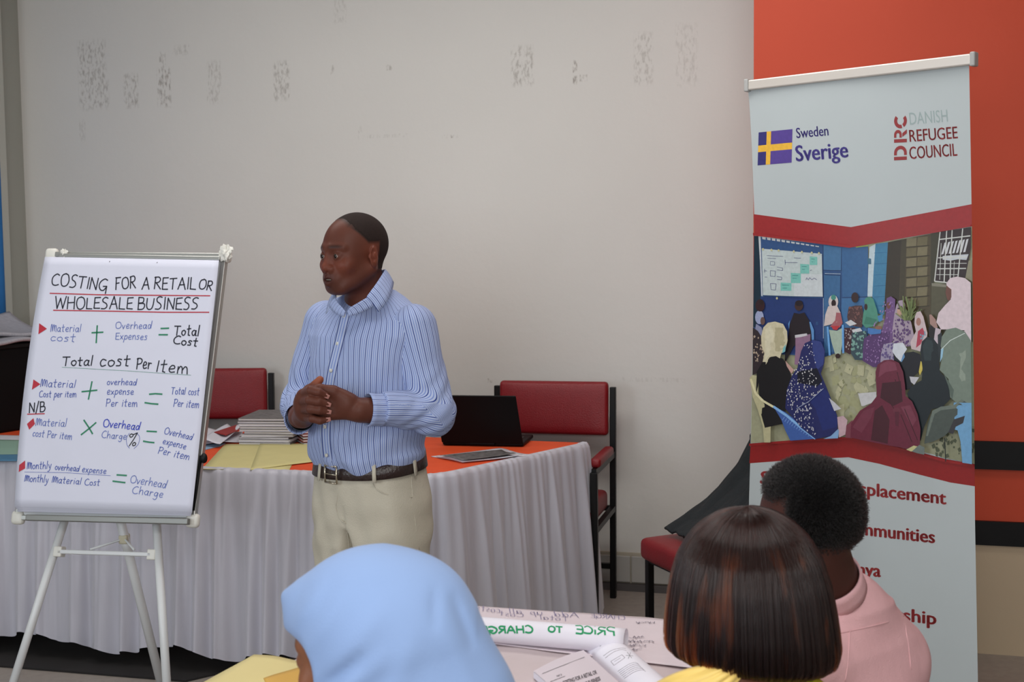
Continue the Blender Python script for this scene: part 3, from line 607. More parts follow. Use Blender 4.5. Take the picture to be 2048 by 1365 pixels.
def flat(polys,toP,N,off): 
    V=[];F=[]
    for P in polys:
        n0=len(V); V+=[np.array(toP(*q))+N*off for q in P]
        for t in tessellate_polygon([[Vector((q[0],q[1],0)) for q in P]]): F.append(tuple(n0+i for i in t))
    return V,F
mk('red_marker',*flat([[(78.5,647),(94,658),(77,669)],[(67,759.5),(81,769),(64,780)],[(54,848.6),(67,837),(70,848.6),(58.6,860)],[(38.7,930.6),(50.4,921.7),(50.4,937.6),(37.5,944.7)]],tE,en,.0006),MI[Rd],fp)
# crumpled tape tab on the top corner
def crump(u,v):
    th=u*PI*2; ph_=v*PI; r=.02*(1+.45*math.sin(3*th+1)*math.sin(ph_*2)+.3*math.sin(5*th-ph_*4)); c=onE(452,506,.0)
    return c+et*(r*math.cos(th)*math.sin(ph_)*.9)+en*(r*math.sin(th)*math.sin(ph_)*.5)+eu*(r*math.cos(ph_)*1.1)
tag(mk('crumpled_tape',*grid(crump,18,10),M_pl,None,False,org=onE(452,506,0)),'crumpled white tape on the top right corner of the easel','tape')
def crump2(u,v):
    p=crump(u,v)-onE(452,506,0); return onE(128,508,0)+p*.6
tag(mk('crumpled_tape',*grid(crump2,18,10),M_pl,None,False,org=onE(128,508,0)),'small white tape bit on the top left corner of the easel','tape')

for o in fp.children:
    if o.name.startswith('handwriting') or o.name.startswith('red_marker'): o['kind']='stuff'
# ================================================================ roll-up banner
by_=.7413; bt=np.array([math.cos(by_),-math.sin(by_),0]); bn=np.array([-math.sin(by_),-math.cos(by_),0]); Bc=np.array([1.079,3.958,0])
def onBn(x,y,d=0.): return atP(x,y,Bc+bn*d,bn)
ban=empty('rollup_banner',tuple(Bc),0,'tall printed roll-up banner standing beside the orange wall','banner')
def wave(P):
    """gentle bowing of the hanging fabric"""
    u=(P-Bc)@bt; z=P[...,2]; return (.004*np.sin(u*9+z*1.3)+.004*np.sin(z*4.1+u*3)*np.clip((u+.1)*-2,0,1))
def bmesh_print(polys,off,name,m,parent,cuts=True):
    """flat printed shapes (pixel outlines, colour) laid on the bowed fabric; cut on a lattice so they follow it"""
    bm=bmesh.new(); cl=bm.verts.layers.float_color.new('Col')
    for k,(P,c) in enumerate(polys):
        W3=[onBn(*q) for q in P]; vs=[bm.verts.new(tuple(w)) for w in W3]; o=off+k*2.6e-5
        for v in vs: v[cl]=c
        for t in tessellate_polygon([[Vector((q[0],q[1],0)) for q in P]]):
            try: f=bm.faces.new([vs[i] for i in t]); f.material_index=0
            except ValueError: pass
        for v in vs: v[cl]=(*c[:3],o)
    lattice(bm); V=[];Cc=[]
    for v in bm.verts:
        p=np.array(v.co); o=v[cl][3]; V.append(p+bn*(wave(p)+o)); Cc.append((*v[cl][:3],1))
    bm.verts.index_update(); F=[tuple(v.index for v in f.verts) for f in bm.faces]; bm.free(); return mk(name,V,F,m,parent,True,cols=Cc)
def lattice(bm):
    for i in range(19):
        p=Bc+bt*(-.38+.04*i); bmesh.ops.bisect_plane(bm,geom=bm.verts[:]+bm.edges[:]+bm.faces[:],plane_co=tuple(p),plane_no=tuple(bt),dist=1e-6)
    for i in range(38):
        bmesh.ops.bisect_plane(bm,geom=bm.verts[:]+bm.edges[:]+bm.faces[:],plane_co=(0,0,.12+.052*i),plane_no=(0,0,1),dist=1e-6)
def sweep(name,items,m,off):
    """lettering: items are (pixel verts, faces)"""
    bm=bmesh.new()
    for V,F in items:
        vs=[bm.verts.new(tuple(onBn(*q))) for q in V]
        for f in F:
            try: bm.faces.new([vs[i] for i in f])
            except ValueError: pass
    lattice(bm); bm.verts.index_update(); V=[]
    for v in bm.verts: p=np.array(v.co); V.append(p+bn*(wave(p)+off))
    F=[tuple(v.index for v in f.verts) for f in bm.faces]; bm.free(); return mk(name,V,F,m,ban)
LE=[(1496,180),(1499,218),(1503,295),(1506,388),(1507.7,471),(1506,600),(1503,706),(1500,926),(1498,1000),(1497,1150),(1496,1352)]
RE=[(1955,1365),(1958,1475)][::-1]+[(1949,1047),(1948,929),(1945,700),(1943,454),(1940.6,295),(1938,128)]
M_vin=mat('banner_vinyl',(205,214,216),.42,noise=.012,nscale=6,attr='Col',spec=.4)
M_prt=mat('banner_print',(200,200,200),.4,attr='Col',spec=.4,noise=.07,nscale=90)
bmesh_print([(LE+RE,lin((180,188,190)))],0,'banner_sheet',M_vin,ban)
bmesh_print([([(1506,428.6),(1600,441),(1703,454.5),(1820,432),(1942.5,408.6),(1943,453),(1820,474),(1703,495.4),(1600,482),(1507.7,470.8)],lin((150,40,42)))],.0002,'red_band',M_prt,ban)
bmesh_print([([(1501,887.7),(1600,880),(1700,874),(1760,886),(1820,899.8),(1890,919),(1948,929),(1948.5,973.6),(1900,966),(1839,950),(1760,928),(1698,915),(1600,920),(1498.5,927.3)],lin((140,28,28)))],.0002,'red_band',M_prt,ban)
z6=lambda P:[(1480+x/2.73,450+y/2.73) for x,y in P]
H_=[]
dull=lambda c:tuple(.93*(.88*q+.12*sum(c)/3) for q in c)
def Pg(c,*xy): c=dull(c); H_.append((z6(list(zip(xy[::2],xy[1::2]))),lin(c)))
def Ov(c,cx,cy,rx,ry,n=14,rot=0):
    c=dull(c)
    H_.append((z6([(cx+rx*math.cos(t)*math.cos(rot)-ry*math.sin(t)*math.sin(rot),cy+rx*math.cos(t)*math.sin(rot)+ry*math.sin(t)*math.cos(rot)) for t in [2*PI*i/n for i in range(n)]]),lin(c)))
def Ln(c,w,*xy):
    P=list(zip(xy[::2],xy[1::2]))
    for a,b in zip(P[:-1],P[1:]):
        d=np.array(b,float)-a; L=max(np.linalg.norm(d),1e-6); nrm=np.array([-d[1],d[0]])/L*w/2; H_.append((z6([tuple(a+nrm),tuple(b+nrm),tuple(b-nrm),tuple(a-nrm)]),lin(c)))
def Sp(c,poly,n,r,seed):
    """printed speckle pattern inside a polygon"""
    rr=random.Random(seed); xs=[p[0] for p in poly];ys=[p[1] for p in poly]
    def ins(x,y):
        k=False;j=len(poly)-1
        for i in range(len(poly)):
            if (poly[i][1]>y)!=(poly[j][1]>y) and x<(poly[j][0]-poly[i][0])*(y-poly[i][1])/(poly[j][1]-poly[i][1])+poly[i][0]: k=not k
            j=i
        return k
    for _ in range(n):
        x=rr.uniform(min(xs),max(xs));y=rr.uniform(min(ys),max(ys))
        if ins(x,y):
            s=r*rr.uniform(.5,1.3); a=rr.uniform(0,3); Q=[(x+s*math.cos(a+t)*rr.uniform(.6,1.2),y+s*1.3*math.sin(a+t)) for t in(0,1.5,3.1,4.6)]; H_.append((z6(Q),lin(c)))
Pg((170,170,136),75,60,600,124,1265,10,1278,1306,930,1226,600,1157,58,1193)
Sp((158,158,122),[(460,700),(1000,700),(780,1150),(560,1150),(480,800)],70,26,1); Sp((178,176,144),[(460,720),(900,780),(760,1000),(560,1050),(480,800)],40,30,2); Sp((132,134,100),[(480,740),(780,760),(760,1000),(600,1060)],30,6,3)
Pg((150,152,120),1130,1110,1278,1100,1278,1306,1100,1270); Sp((80,86,66),[(1060,1150),(1278,1120),(1278,1300),(1050,1250)],60,10,5)
Pg((46,84,140),80,62,630,126,705,118,705,640,470,720,70,700); Pg((36,60,124),90,395,460,402,462,705,75,705); Pg((20,48,66),75,60,104,62,112,400,90,560,70,560)
Pg((66,118,168),462,112,560,124,558,250,462,245); Pg((58,108,160),465,272,556,276,552,690,466,700); Pg((54,104,160),562,124,705,118,700,390,565,395); Pg((62,116,172),562,400,700,396,700,640,560,640)
for c,w,l in(((26,44,84),3,(460,112,462,700)),((26,44,84),2.5,(561,125,559,250,462,248)),((26,44,84),3,(466,272,556,276,552,690)),((30,50,96),3,(566,398,702,394)),((24,40,92),3,(130,392,458,404)),((200,215,225),2,(470,265,556,268)),((190,205,220),2,(461,400,461,620))): Ln(c,w,*l)
Pg((206,212,218),100,62,112,64,116,200,122,390,115,388,108,200)
for i in range(12): x=120+27*i; y=66+i*4.6; Pg((210,214,216),x,y-3,x+21,y,x+20,y+15-i*.9,x+2,y+12-i*.9)
Pg((196,216,226),712,122,745,104,742,200,735,392,702,392,706,250); Pg((60,110,140),700,180,722,185,722,215,705,215); Ln((170,190,60),4,640,122,705,114)
Pg((60,132,176),745,104,812,95,802,300,792,492,738,480,728,392,735,250)
for y in(150,210,270,330,390,440): Ln((40,96,140),2.5,738,y+4,806,y)
Pg((84,72,48),812,95,1046,48,1044,340,1042,612,792,600); Pg((58,48,34),812,95,884,80,872,430,792,470); Pg((70,62,42),884,80,912,75,900,430,876,430)
for j in range(7):
    for i in range(2):
        y=74+j*55-i*6; Pg((112,102,70) if (i+j)%2 else (128,118,86),912+60*i,y,966+60*i,y-5,964+58*i,y+44,910+58*i,y+47)
for j in range(7): Ln((52,46,30),4,908,122+j*55,1036,112+j*55)
Pg((66,62,44),1044,48,1094,38,1078,130,1062,310,1042,330); Pg((92,88,66),1046,330,1270,300,1272,640,1042,612); Pg((140,136,118),1048,318,1140,328,1140,342,1048,334); Pg((150,145,118),1236,200,1268,190,1270,310,1232,290)
Pg((58,44,46),1094,38,1264,12,1262,130,1232,290,1132,316,1064,306,1080,180)
for i in range(7): Pg((214,216,222),1118+20*i,98-i*3,1130+20*i,94-i*3,1112+20*i,160-i*2,1100+20*i,162-i*2)
Pg((204,210,218),1108,170,1250,160,1238,192,1190,188,1150,196,1108,190)
for l in((1094,38,1078,180,1064,308),(1130,32,1122,180,1116,312),(1160,28,1152,180,1148,312),(1218,20,1204,160,1190,300),(1064,308,1140,316),(1080,240,1236,238),(1084,180,1240,176),(1090,80,1260,60)): Ln((200,202,198),6,*l)
for l in((1100,100,1092,300),(1172,200,1168,300),(1074,272,1190,272),(1074,212,1240,210)): Ln((200,202,198),3,*l)
Pg((196,210,210),120,130,240,140,455,158,460,392,300,390,126,384); Pg((208,216,220),300,270,457,270,460,392,300,390)
for q in((225,315,285,360),(282,262,338,318),(335,213,385,266),(388,172,430,219)): Pg((120,200,188),q[0],q[1],q[2],q[1]+3,q[2],q[3],q[0],q[3]); Ln((60,120,120),3,q[0]+8,q[1]+14,q[2]-14,q[1]+15); Ln((60,120,120),2.5,q[0]+10,q[1]+30,q[2]-24,q[1]+30)
for l in((148,168,240,172),(152,182,200,184),(168,200,192,202,192,220,168,220,168,200),(205,230,236,236,236,250,206,246),(168,250,196,252,194,282,168,280,168,250),(204,282,232,286,230,300,206,298),(168,320,200,322,196,356,172,354,168,320),(136,250,150,252),(136,285,150,286),(250,205,320,206),(250,190,252,218),(300,180,340,182),(366,300,372,288,380,300,388,288,400,300,412,290,428,300),(136,240,136,260),(390,250,400,246)): Ln((88,88,128),2.2,*l)
for x in(128,175,215,300,345,400,440,205): Ov((205,200,150),x,133+ (x-120)*.07+(262 if x==205 else 0),6,7,8)
# chairs far and seated people along the gate
Pg((92,150,214),382,528,394,530,412,575,412,632,400,636,396,580); Pg((92,150,214),268,540,278,520,272,570)
Ov((70,44,40),328,442,24,27);Ov((40,28,34),328,428,22,16);Pg((40,30,36),300,480,330,486,358,478,384,520,398,600,396,640,340,660,300,660,248,758,250,700,266,620,276,545); Pg((152,112,144),308,610,392,596,390,640,376,700,352,735,330,765,302,762,308,690); Pg((208,206,212),305,602,372,592,375,604,340,612,306,617)
Ov((160,170,210),108,505,24,38);Ov((110,80,74),126,525,13,22);Ov((58,28,34),112,440,26,34);Ov((46,28,28),120,425,12,14);Pg((140,145,180),90,540,120,560,148,660,110,640,80,600)
Pg((54,42,48),72,560,100,580,150,660,150,720,120,800,72,820); Sp((180,160,140),[(72,600),(120,620),(140,720),(80,760)],40,5,8)
Ov((214,202,200),520,420,27,38);Ov((70,150,135),521,396,14,15);Ov((48,30,30),522,428,13,20);Pg((216,200,196),492,444,540,440,560,480,540,530,500,545,468,552,476,490); Pg((176,96,104),536,478,560,480,571,535,555,560,500,556,530,520);Pg((206,52,60),508,552,556,550,540,574,520,572); Pg((172,192,174),496,572,540,578,572,560,570,640,560,705,545,722,528,700,510,640); Ov((56,32,30),545,715,14,14)
for l in((488,555,500,712),(572,545,574,700)): Ln((104,160,216),11,*l)
Ov((58,36,36),638,396,20,28);Pg((84,56,56),604,450,640,440,676,440,686,500,676,560,604,545,596,500); Sp((120,84,80),[(604,450),(676,440),(676,555),(600,545)],50,5,9); Pg((72,36,46),582,562,640,560,650,690,610,706,582,690); Sp((160,150,150),[(582,562),(640,560),(640,690),(582,690)],24,5,10)
Pg((212,214,218),586,532,618,518,650,540,612,552);Pg((212,214,218),622,572,668,562,680,578,630,590); Pg((58,80,92),622,588,700,578,712,640,690,738,640,736,618,700); Sp((120,160,150),[(622,588),(700,578),(690,735),(620,730)],60,6,11)
Pg((78,152,130),690,412,702,396,722,392,740,404,758,460,772,520,745,552,700,562,680,540,686,480,696,440);Ov((62,36,34),700,448,9,18);Pg((60,130,108),700,500,760,516,740,545,690,540)
Pg((70,140,200),762,498,790,486,790,520,770,530)
Pg((116,78,138),812,400,834,390,858,406,856,470,852,540,860,600,830,660,790,690,776,600,790,560,806,500);Ov((120,72,60),822,440,11,18);Pg((92,56,116),690,620,720,598,790,590,830,580,826,660,788,772,740,776,682,740,684,680); Sp((150,118,170),[(800,420),(850,420),(850,560),(790,760),(690,740),(700,620)],150,4,12)
Pg((64,124,200),712,560,786,572,782,592,730,598,712,590);Ov((150,100,80),770,560,18,10)
Pg((176,156,176),866,436,878,414,898,410,912,430,920,480,945,530,960,600,950,660,880,668,848,640,846,560,856,480);Ov((206,164,140),884,474,15,26);Ov((70,46,50),884,456,13,5);Sp((90,60,110),[(860,500),(940,530),(950,660),(850,650)],90,6,13);Pg((168,156,184),800,650,850,640,868,720,850,752,782,748,786,700);Sp((96,80,130),[(800,650),(850,640),(860,740),(790,740)],40,6,14)
for i in range(46):
    rr=random.Random(i); a=rr.uniform(-2.9,-.25); L_=rr.uniform(30,85); x0=930+rr.uniform(-20,20); y0=520; Ln(rr.choice([(90,104,56),(120,132,80),(70,80,44)]),5,x0,y0,x0+L_*math.cos(a)*.8,y0+L_*1.7*math.sin(a))
Pg((212,190,194),968,500,978,476,998,470,1014,500,1036,590,1030,640,1000,690,950,676,944,640,974,580,966,540);Ov((176,124,110),988,528,13,22);Pg((190,60,84),985,580,1010,560,1022,590,1000,650,975,670);Sp((120,150,170),[(990,560),(1030,590),(1000,680)],20,5,15)
# the standing woman at the right
Pg((38,30,34),1042,560,1070,540,1096,560,1078,640,1044,606); Pg((228,208,216),1138,318,1160,290,1196,282,1240,290,1272,316,1274,640,1200,600,1240,575,1160,570,1110,570,1084,530,1096,480,1130,440,1164,405,1150,380);Pg((120,74,62),1140,330,1150,340,1166,352,1166,395,1152,416,1142,404,1134,370);Pg((176,136,126),1046,490,1056,488,1080,515,1092,560,1074,562,1050,540);Pg((206,188,200),1080,560,1110,570,1090,660,1068,650)
# kneeling black figure and white book
Pg((26,26,34),852,690,900,700,960,690,998,706,1004,740,990,800,960,830,950,890,920,900,890,830,860,760);Pg((216,222,232),855,646,905,642,927,676,905,710,893,745,868,720,848,690);Pg((96,150,205),893,744,910,700,915,720,898,748);Pg((200,200,208),940,826,992,830,966,872,948,856);Pg((222,200,80),1000,742,1012,752,1010,790,996,820,990,800)
Pg((44,52,58),1092,600,1112,585,1118,640,1110,690,1095,760)
Pg((26,36,42),998,690,1006,636,1034,610,1066,616,1092,650,1100,740,1104,800,1150,850,1160,950,1120,990,1060,1005,1020,1100,1000,1180,960,1010,928,920,950,880,1006,846,1010,780);Pg((44,58,62),1010,660,1030,625,1060,630,1076,680,1060,740,1020,740)
Pg((124,140,126),1108,660,1114,610,1140,570,1190,560,1240,582,1272,630,1277,972,1200,975,1160,940,1150,840,1102,790,1120,700);Pg((150,164,148),1200,600,1240,610,1250,800,1230,960,1200,930,1215,760);Pg((90,106,96),1120,800,1180,900,1170,960,1150,880);Ln((200,210,206),4,1110,680,1160,630,1240,590);Pg((150,200,230),1110,680,1124,670,1118,720,1104,750)
Pg((112,172,220),1180,968,1276,970,1278,1304,1226,1296,1216,1180,1200,1120,1160,1108)
Pg((78,88,82),1020,1192,1040,1080,1064,1012,1110,990,1180,982,1222,950,1252,970,1240,1010,1190,1050,1180,1100,1130,1150,1070,1180);Pg((112,124,114),1064,1012,1110,990,1180,982,1222,950,1236,960,1190,1000,1110,1010,1076,1030,1040,1150,1030,1150)
Pg((60,58,64),1180,1060,1240,1040,1230,1080,1190,1100,1176,1140,1150,1130);Ln((30,34,32),5,1130,1160,1136,1290)
# cream hijab and black dress, front left
Pg((196,190,146),66,835,80,820,110,822,112,920,150,970,190,990,238,1010,250,1080,182,1096,180,1186,146,1186,138,1096,112,1010,84,940)
Pg((24,21,24),105,800,140,738,200,712,250,730,285,790,300,850,296,900,265,1000,255,1082,150,1106,120,1000,116,860,100,930)
Pg((216,206,170),128,610,140,560,165,534,205,527,250,540,272,580,275,630,262,680,240,700,232,728,210,715,180,720,150,768,132,772,146,700,130,660);Pg((190,180,142),190,560,250,560,262,640,240,690,200,690);Pg((226,218,186),150,570,185,545,200,600,180,700,150,740);Pg((120,190,196),250,670,266,650,262,690,244,700);Pg((206,160,150),262,740,310,790,296,812,270,770)
Ln((214,208,168),12,72,840,100,920,140,960,196,992)
# navy speckled figure
Pg((60,98,180),196,990,262,1020,330,1070,430,1165,290,1176,262,1120,240,1062);Ln((130,176,226),13,196,990,270,1040,350,1105,430,1164)
for i in range(12): Ln((120,156,214),3,246+13*i,1064+8*i,258+13*i,1046+8*i)
nv=[(300,820),(330,780),(350,690),(372,644),(420,625),(462,636),(484,680),(480,750),(460,810),(490,880),(510,930),(555,1050),(552,1110),(520,1150),(430,1166),(350,1105),(262,1000),(270,900)]
H_.append((z6(nv),lin((36,40,92)))); Pg((52,66,140),410,626,462,636,482,690,474,760,440,790,420,720);Pg((22,22,40),330,800,440,780,470,850,440,880,330,860);Pg((34,46,120),400,960,480,890,505,920,552,1050,548,1100,470,1120,430,1000)
Sp((206,204,206),[(300,820),(350,700),(400,700),(440,840),(480,880),(400,960),(270,990),(275,900)],260,3.6,20);Sp((190,190,200),[(270,980),(400,960),(430,1060),(440,1150),(350,1100)],150,3.6,21);Sp((206,206,214),[(360,650),(420,640),(440,780),(400,760)],40,3,22);Ln((150,160,190),3,330,1000,400,960,480,890)
Pg((206,170,180),556,1045,590,1038,612,1062,600,1140,566,1156);Pg((130,60,76),606,1090,640,1060,636,1160,600,1156);Pg((128,172,222),520,1148,560,1110,566,1120,560,1160,480,1164)
Pg((204,204,214),510,940,545,968,578,1000,540,1012);Pg((206,206,208),670,916,768,908,770,958,700,985,688,984)
# maroon figure in the middle
mr_=[(764,800),(775,760),(810,736),(850,732),(890,750),(912,800),(922,870),(926,930),(960,960),(990,1030),(1006,1110),(1002,1200),(960,1222),(800,1192),(628,1156),(632,1080),(680,1010),(740,972),(772,930),(768,870)]
H_.append((z6(mr_),lin((100,34,54)))); Pg((134,56,80),790,760,830,738,870,750,880,790,820,800,780,830);Pg((70,20,34),800,860,900,850,910,960,860,985,790,940);Pg((76,24,38),760,1010,800,980,840,1060,830,1190,740,1170);Pg((124,48,70),640,1100,700,1010,760,990,740,1050,690,1130);Pg((128,52,74),900,990,950,980,985,1060,960,1100)
for l in((880,800,905,900),(870,840,890,930),(820,930,870,1010),(900,1030,960,1180),(920,1000,990,1170),(870,1040,880,1090)): Ln((62,18,30),4,*l)
Ov((116,42,62),878,1010,22,16);Pg((96,30,50),868,1016,892,1016,888,1096,872,1090)
Pg((206,200,140),930,1222,970,1200,990,1205,985,1228,955,1232);Pg((112,124,120),960,1232,1000,1196,1028,1210,1026,1250,990,1242)
bmesh_print(H_,.0003,'printed_photo',M_prt,ban)
# bands are redrawn over the photograph's edges
bmesh_print([([(1507.5,466),(1600,478),(1703,491),(1820,470),(1943,449),(1943,453.5),(1820,474.5),(1703,495.9),(1600,482.5),(1507.7,471.3)],lin((150,40,42)))],.0105,'band_edge',M_prt,ban)
bmesh_print([([(1501,887.2),(1600,879.5),(1700,873.5),(1760,885.5),(1820,899.3),(1890,918.5),(1948,928.5),(1948,934),(1890,924),(1820,904),(1700,878),(1600,884),(1501,892)],lin((140,28,28)))],.0105,'band_edge',M_prt,ban)
# flag and lettering
M_bp=mat('print_purple',(60,48,128),.45);M_dr=mat('print_red',(140,34,36),.45);M_gr=mat('print_grey',(150,166,166),.45)
fl4=[(1517,265),(1586,258.5),(1584,325.5),(1514.5,331)]
def fq(u0,v0,u1,v1):
    c=[np.array(q) for q in fl4]; return [tuple((c[0]*(1-u)+c[1]*u)*(1-v)+(c[3]*(1-u)+c[2]*u)*v) for u,v in((u0,v0),(u1,v0),(u1,v1),(u0,v1))]
bmesh_print([(fq(0,0,1,1),lin((228,178,60))),(fq(0,0,.24,.40),lin((50,46,112))),(fq(.37,0,1,.40),lin((84,64,142))),(fq(0,.60,.24,1),lin((50,46,112))),(fq(.37,.60,1,1),lin((84,64,142)))],.0004,'flag_print',M_prt,ban)
sweep('lettering',[*heavy('Sweden',(1594.5,276.5),(1658.5,271),20,.3),*heavy('Sverige',(1594,323),(1697.5,314.5),31,1.0)],M_bp,.0006)
sweep('lettering',[typeset('DANISH',(1819,249.5),(1895,243),24)],M_gr,.0006)
sweep('lettering',[*heavy('REFUGEE',(1819,283.7),(1915,276.5),23.5,.3),*heavy('COUNCIL',(1819,318.5),(1914,311.5),24.5,.3)],M_dr,.0006)
# the rotated logo letters, with their stencil gaps
def dv(P): # logo frame: x 0..3.3 reading upward, y 0..1 to the left
    return [(1787.7+25.3*(1-y)+ -0.0*x, 321+ (1-y)*-1.2 - x*28.9) for x,y in P]
def arc(cx,cy,rx,ry,a0,a1,n=12): return [(cx+rx*math.cos(math.radians(a0+(a1-a0)*i/n)),cy+ry*math.sin(math.radians(a0+(a1-a0)*i/n))) for i in range(n+1)]
lg_=[]
lg_.append(([(0,0),(.0,1),(.24,1),(.24,0)]))
lg_.append([(.34,1)]+arc(.5,.5,.5,.5,90,-90)+[(.34,0),(.34,.22)]+arc(.5,.5,.26,.28,-90,90)+[(.34,.78)])
lg_.append([(1.22,0),(1.22,1),(1.46,1),(1.46,0)])
lg_.append([(1.56,1)]+arc(1.76,.7,.34,.3,90,-90)+[(1.56,.4),(1.56,.58)]+arc(1.76,.7,.12,.12,-90,90)+[(1.56,.82)])
lg_.append([(1.6,.36),(1.86,.36),(2.12,0),(1.84,0)])
lg_.append(arc(2.72,.5,.52,.5,48,196)+arc(2.72,.5,.27,.26,196,48)); lg_.append(arc(2.72,.5,.52,.5,212,312)+arc(2.72,.5,.27,.26,312,212))
V8=[]
for P in lg_:
    Q=dv(P); V8.append((Q,[tuple(t) for t in tessellate_polygon([[Vector((a,b,0)) for a,b in Q]])]))
sweep('logo_lettering',V8,M_dr,.0006)
up2=(-.0,-1)
sweep('lettering',[*heavy('S',(1520,968),(1536,969.6),25,1.25),*heavy('Displacement',(1686,984.5),(1891,1009.5),25,1.25,up=(0,-1)),*heavy('Communities',(1677,1064),(1869,1087),25,1.25,up=(0,-1)),
  *heavy('Kenya',(1678,1147),(1762,1154),25,1.25,up=(0,-1)),*heavy('Partnership',(1682,1226),(1872,1250),25,1.25,up=(0,-1))],M_dr,.0006)
# top rail, end caps, pole and base
a=onBn(1499,171,.004);b=onBn(1944,119,.004); rx=unit(b-a); ru=np.cross(rx,bn); ru=ru if ru[2]>0 else -ru; M_rail=mat('rail_aluminium',(212,204,196),.35,.35)
mk('top_rail',*sqbar(a,b,.022,.033,ru),M_rail,ban,bevel=.004)
for q,s in((a,-1),(b,1)): mk('end_cap',*mv(rbox((.016,.03,.042),.004),q+rx*s*.006,(rx,bn,ru)),mat('cap_plastic',(170,170,168),.4),ban)
bl=onBn(1496,1352)*(1,1,0)+np.array([0,0,.045]); br=onBn(1958,1475)*(1,1,0)+np.array([0,0,.045]); mk('base',*mv(rbox((np.linalg.norm(br-bl)+.05,.11,.085),.02),(bl+br)/2,(unit(br-bl),bn,up)),M_al,ban,True)
mid=(a+b)/2; mk('support_pole',*tube([np.array([mid[0],mid[1],.08])-bn*.03,mid-bn*.03],.009,10),M_al,ban,True)
for s in(-1,1): mk('foot',*mv(rbox((.03,.3,.012),.004,1),(bl+br)/2+unit(br-bl)*s*.28-up*.038,(unit(br-bl),bn,up)),M_al,ban)

for o in ban.children:
    if o.name.split('.')[0] in('lettering','logo_lettering','printed_photo','flag_print'): o['kind']='stuff'
# ================================================================ people: shared head, hands, hair
def rotz(a): c,s=math.cos(a),math.sin(a); return np.array([[c,-s,0],[s,c,0],[0,0,1.]])
def rotx(a): c,s=math.cos(a),math.sin(a); return np.array([[1,0,0],[0,c,-s],[0,s,c.real]])
class HF:
    """head frame: x the person's left, y backwards, z up; origin between the eyes"""
    def __init__(s,org,yaw,pitch=0,sc=1.): s.o=np.array(org,float); s.R=rotz(yaw)@rotx(pitch); s.s=sc
    def P(s,x,y,z): return s.o+s.R@(np.array([x,y,z])*s.s)
    def M(s): return s.R.T
    def inv(s,V): return ((V-s.o)@s.R)/s.s
def head(h,neck_to,nr=.055,female=False):
    P=h.P;M=h.M();s=h.s; E=lambda c,r,k=.012,op='u',RM=None:ell(P(*c),np.array(r)*s,M if RM is None else RM@M,k,op); C=lambda a,b,ra,rb,k=.012,op='u':cap(P(*a),P(*b),ra*s,rb*s,k,op)
    L=[E((0,.018,.030),(.0765,.096,.088),.01),E((0,-.030,.005),(.064,.060,.085),.02),E((0,-.020,-.055),(.062,.064,.054),.024),
       E((0,-.062,-.094),(.024,.022,.020),.02)]
    for q in(-1,1):
        L+=[C((q*.056,.012,-.045),(q*.026,-.060,-.092),.020,.017,.024),E((q*.043,-.060,-.030),(.024,.020,.020),.022),
            C((q*.012,-.086,.021),(q*.046,-.068,.020),.0085,.007,.014)]
    for q in(-1,1): L+=[E((q*.032,-.098,-.004),(.0195,.019,.0125),.012,'s')]
    for q in(-1,1):
        L+=[E((q*.032,-.0735,-.003),(.0165,.0150,.0135),.005),E((q*.0318,-.0905,-.0035),(.0120,.010,.0034),.003,'s')]
    L+=[C((0,-.084,.010),(0,-.094,-.030),.0085,.0120,.012),E((0,-.0965,-.036),(.0150,.0125,.0115),.008)]
    for q in(-1,1): L+=[E((q*.0165,-.088,-.039),(.0102,.0125,.0098),.005)]
    for q in(-1,1): L+=[E((q*.0090,-.096,-.0478),(.0048,.007,.004),.003,'s')]
    L+=[E((0,-.077,-.066),(.034,.020,.024),.016)]
    for q in(-1,1): L+=[C((0,-.0930,-.0610),(q*.025,-.078,-.0690),.0078,.0035,.005),C((0,-.0910,-.0800),(q*.024,-.077,-.0715),.0088,.0035,.005)]
    L+=[E((0,-.098,-.0700),(.0200,.012,.0034),.0025,'s')]
    L+=[C((0,-.096,-.052),(0,-.098,-.058),.002,.002,.004,'s')]
    for q in(-1,1): # ears
        RM=rotz(-q*.35)
        L+=[E((q*.079,.014,-.010),(.0075,.019,.031),.006,'u',RM),E((q*.0875,.008,-.004),(.0075,.0105,.019),.004,'s',RM),E((q*.0815,-.003,-.008),(.004,.004,.007),.004),E((q*.0835,.012,-.006),(.003,.006,.010),.003)]
    L+=[cap(P(0,.030,-.045),neck_to,nr*s,nr*s*1.1,.022)]
    return L
def skin_mat(name,rgb,rough=.46):
    m=mat(name,rgb,rough,noise=.07,nscale=14,bump=.06,bscale=420,attr='Col',spec=.2); b=m.node_tree.nodes['Principled BSDF']
    b.inputs['Subsurface Weight'].default_value=.06; b.inputs['Subsurface Radius'].default_value=(.01,.004,.002); return m
def eyes(h,root,gaze,prefix=''):
    for q in(-1,1):
        n=18; V=[];F=[];r=.0128*h.s; c=h.P(q*.032,-.0755,-.003); g=h.R@np.array([math.sin(gaze),-math.cos(gaze),-.03]); a,b,_=frame(g)
        for i in range(n+1):
            t=PI*i/n
            for k in range(24): s_=2*PI*k/24; V.append(c+g*math.cos(t)*r*(1.0 if t>.42 else 1.02)+(a*math.cos(s_)+b*math.sin(s_))*math.sin(t)*r)
        F=[(i*24+k,i*24+(k+1)%24,(i+1)*24+(k+1)%24,(i+1)*24+k) for i in range(n) for k in range(24)]
        o=mk('eye',V,F,[M_eye,M_iris],root,True)
        for p in o.data.polygons: p.material_index=1 if p.index<24*3 else 0
M_eye=mat('eye_white',(140,122,112),.25); M_iris=mat('iris_brown',(26,14,10),.08); M_teeth=mat('teeth',(140,128,118),.4); M_nail=mat('nail_pink',(168,116,108),.35)
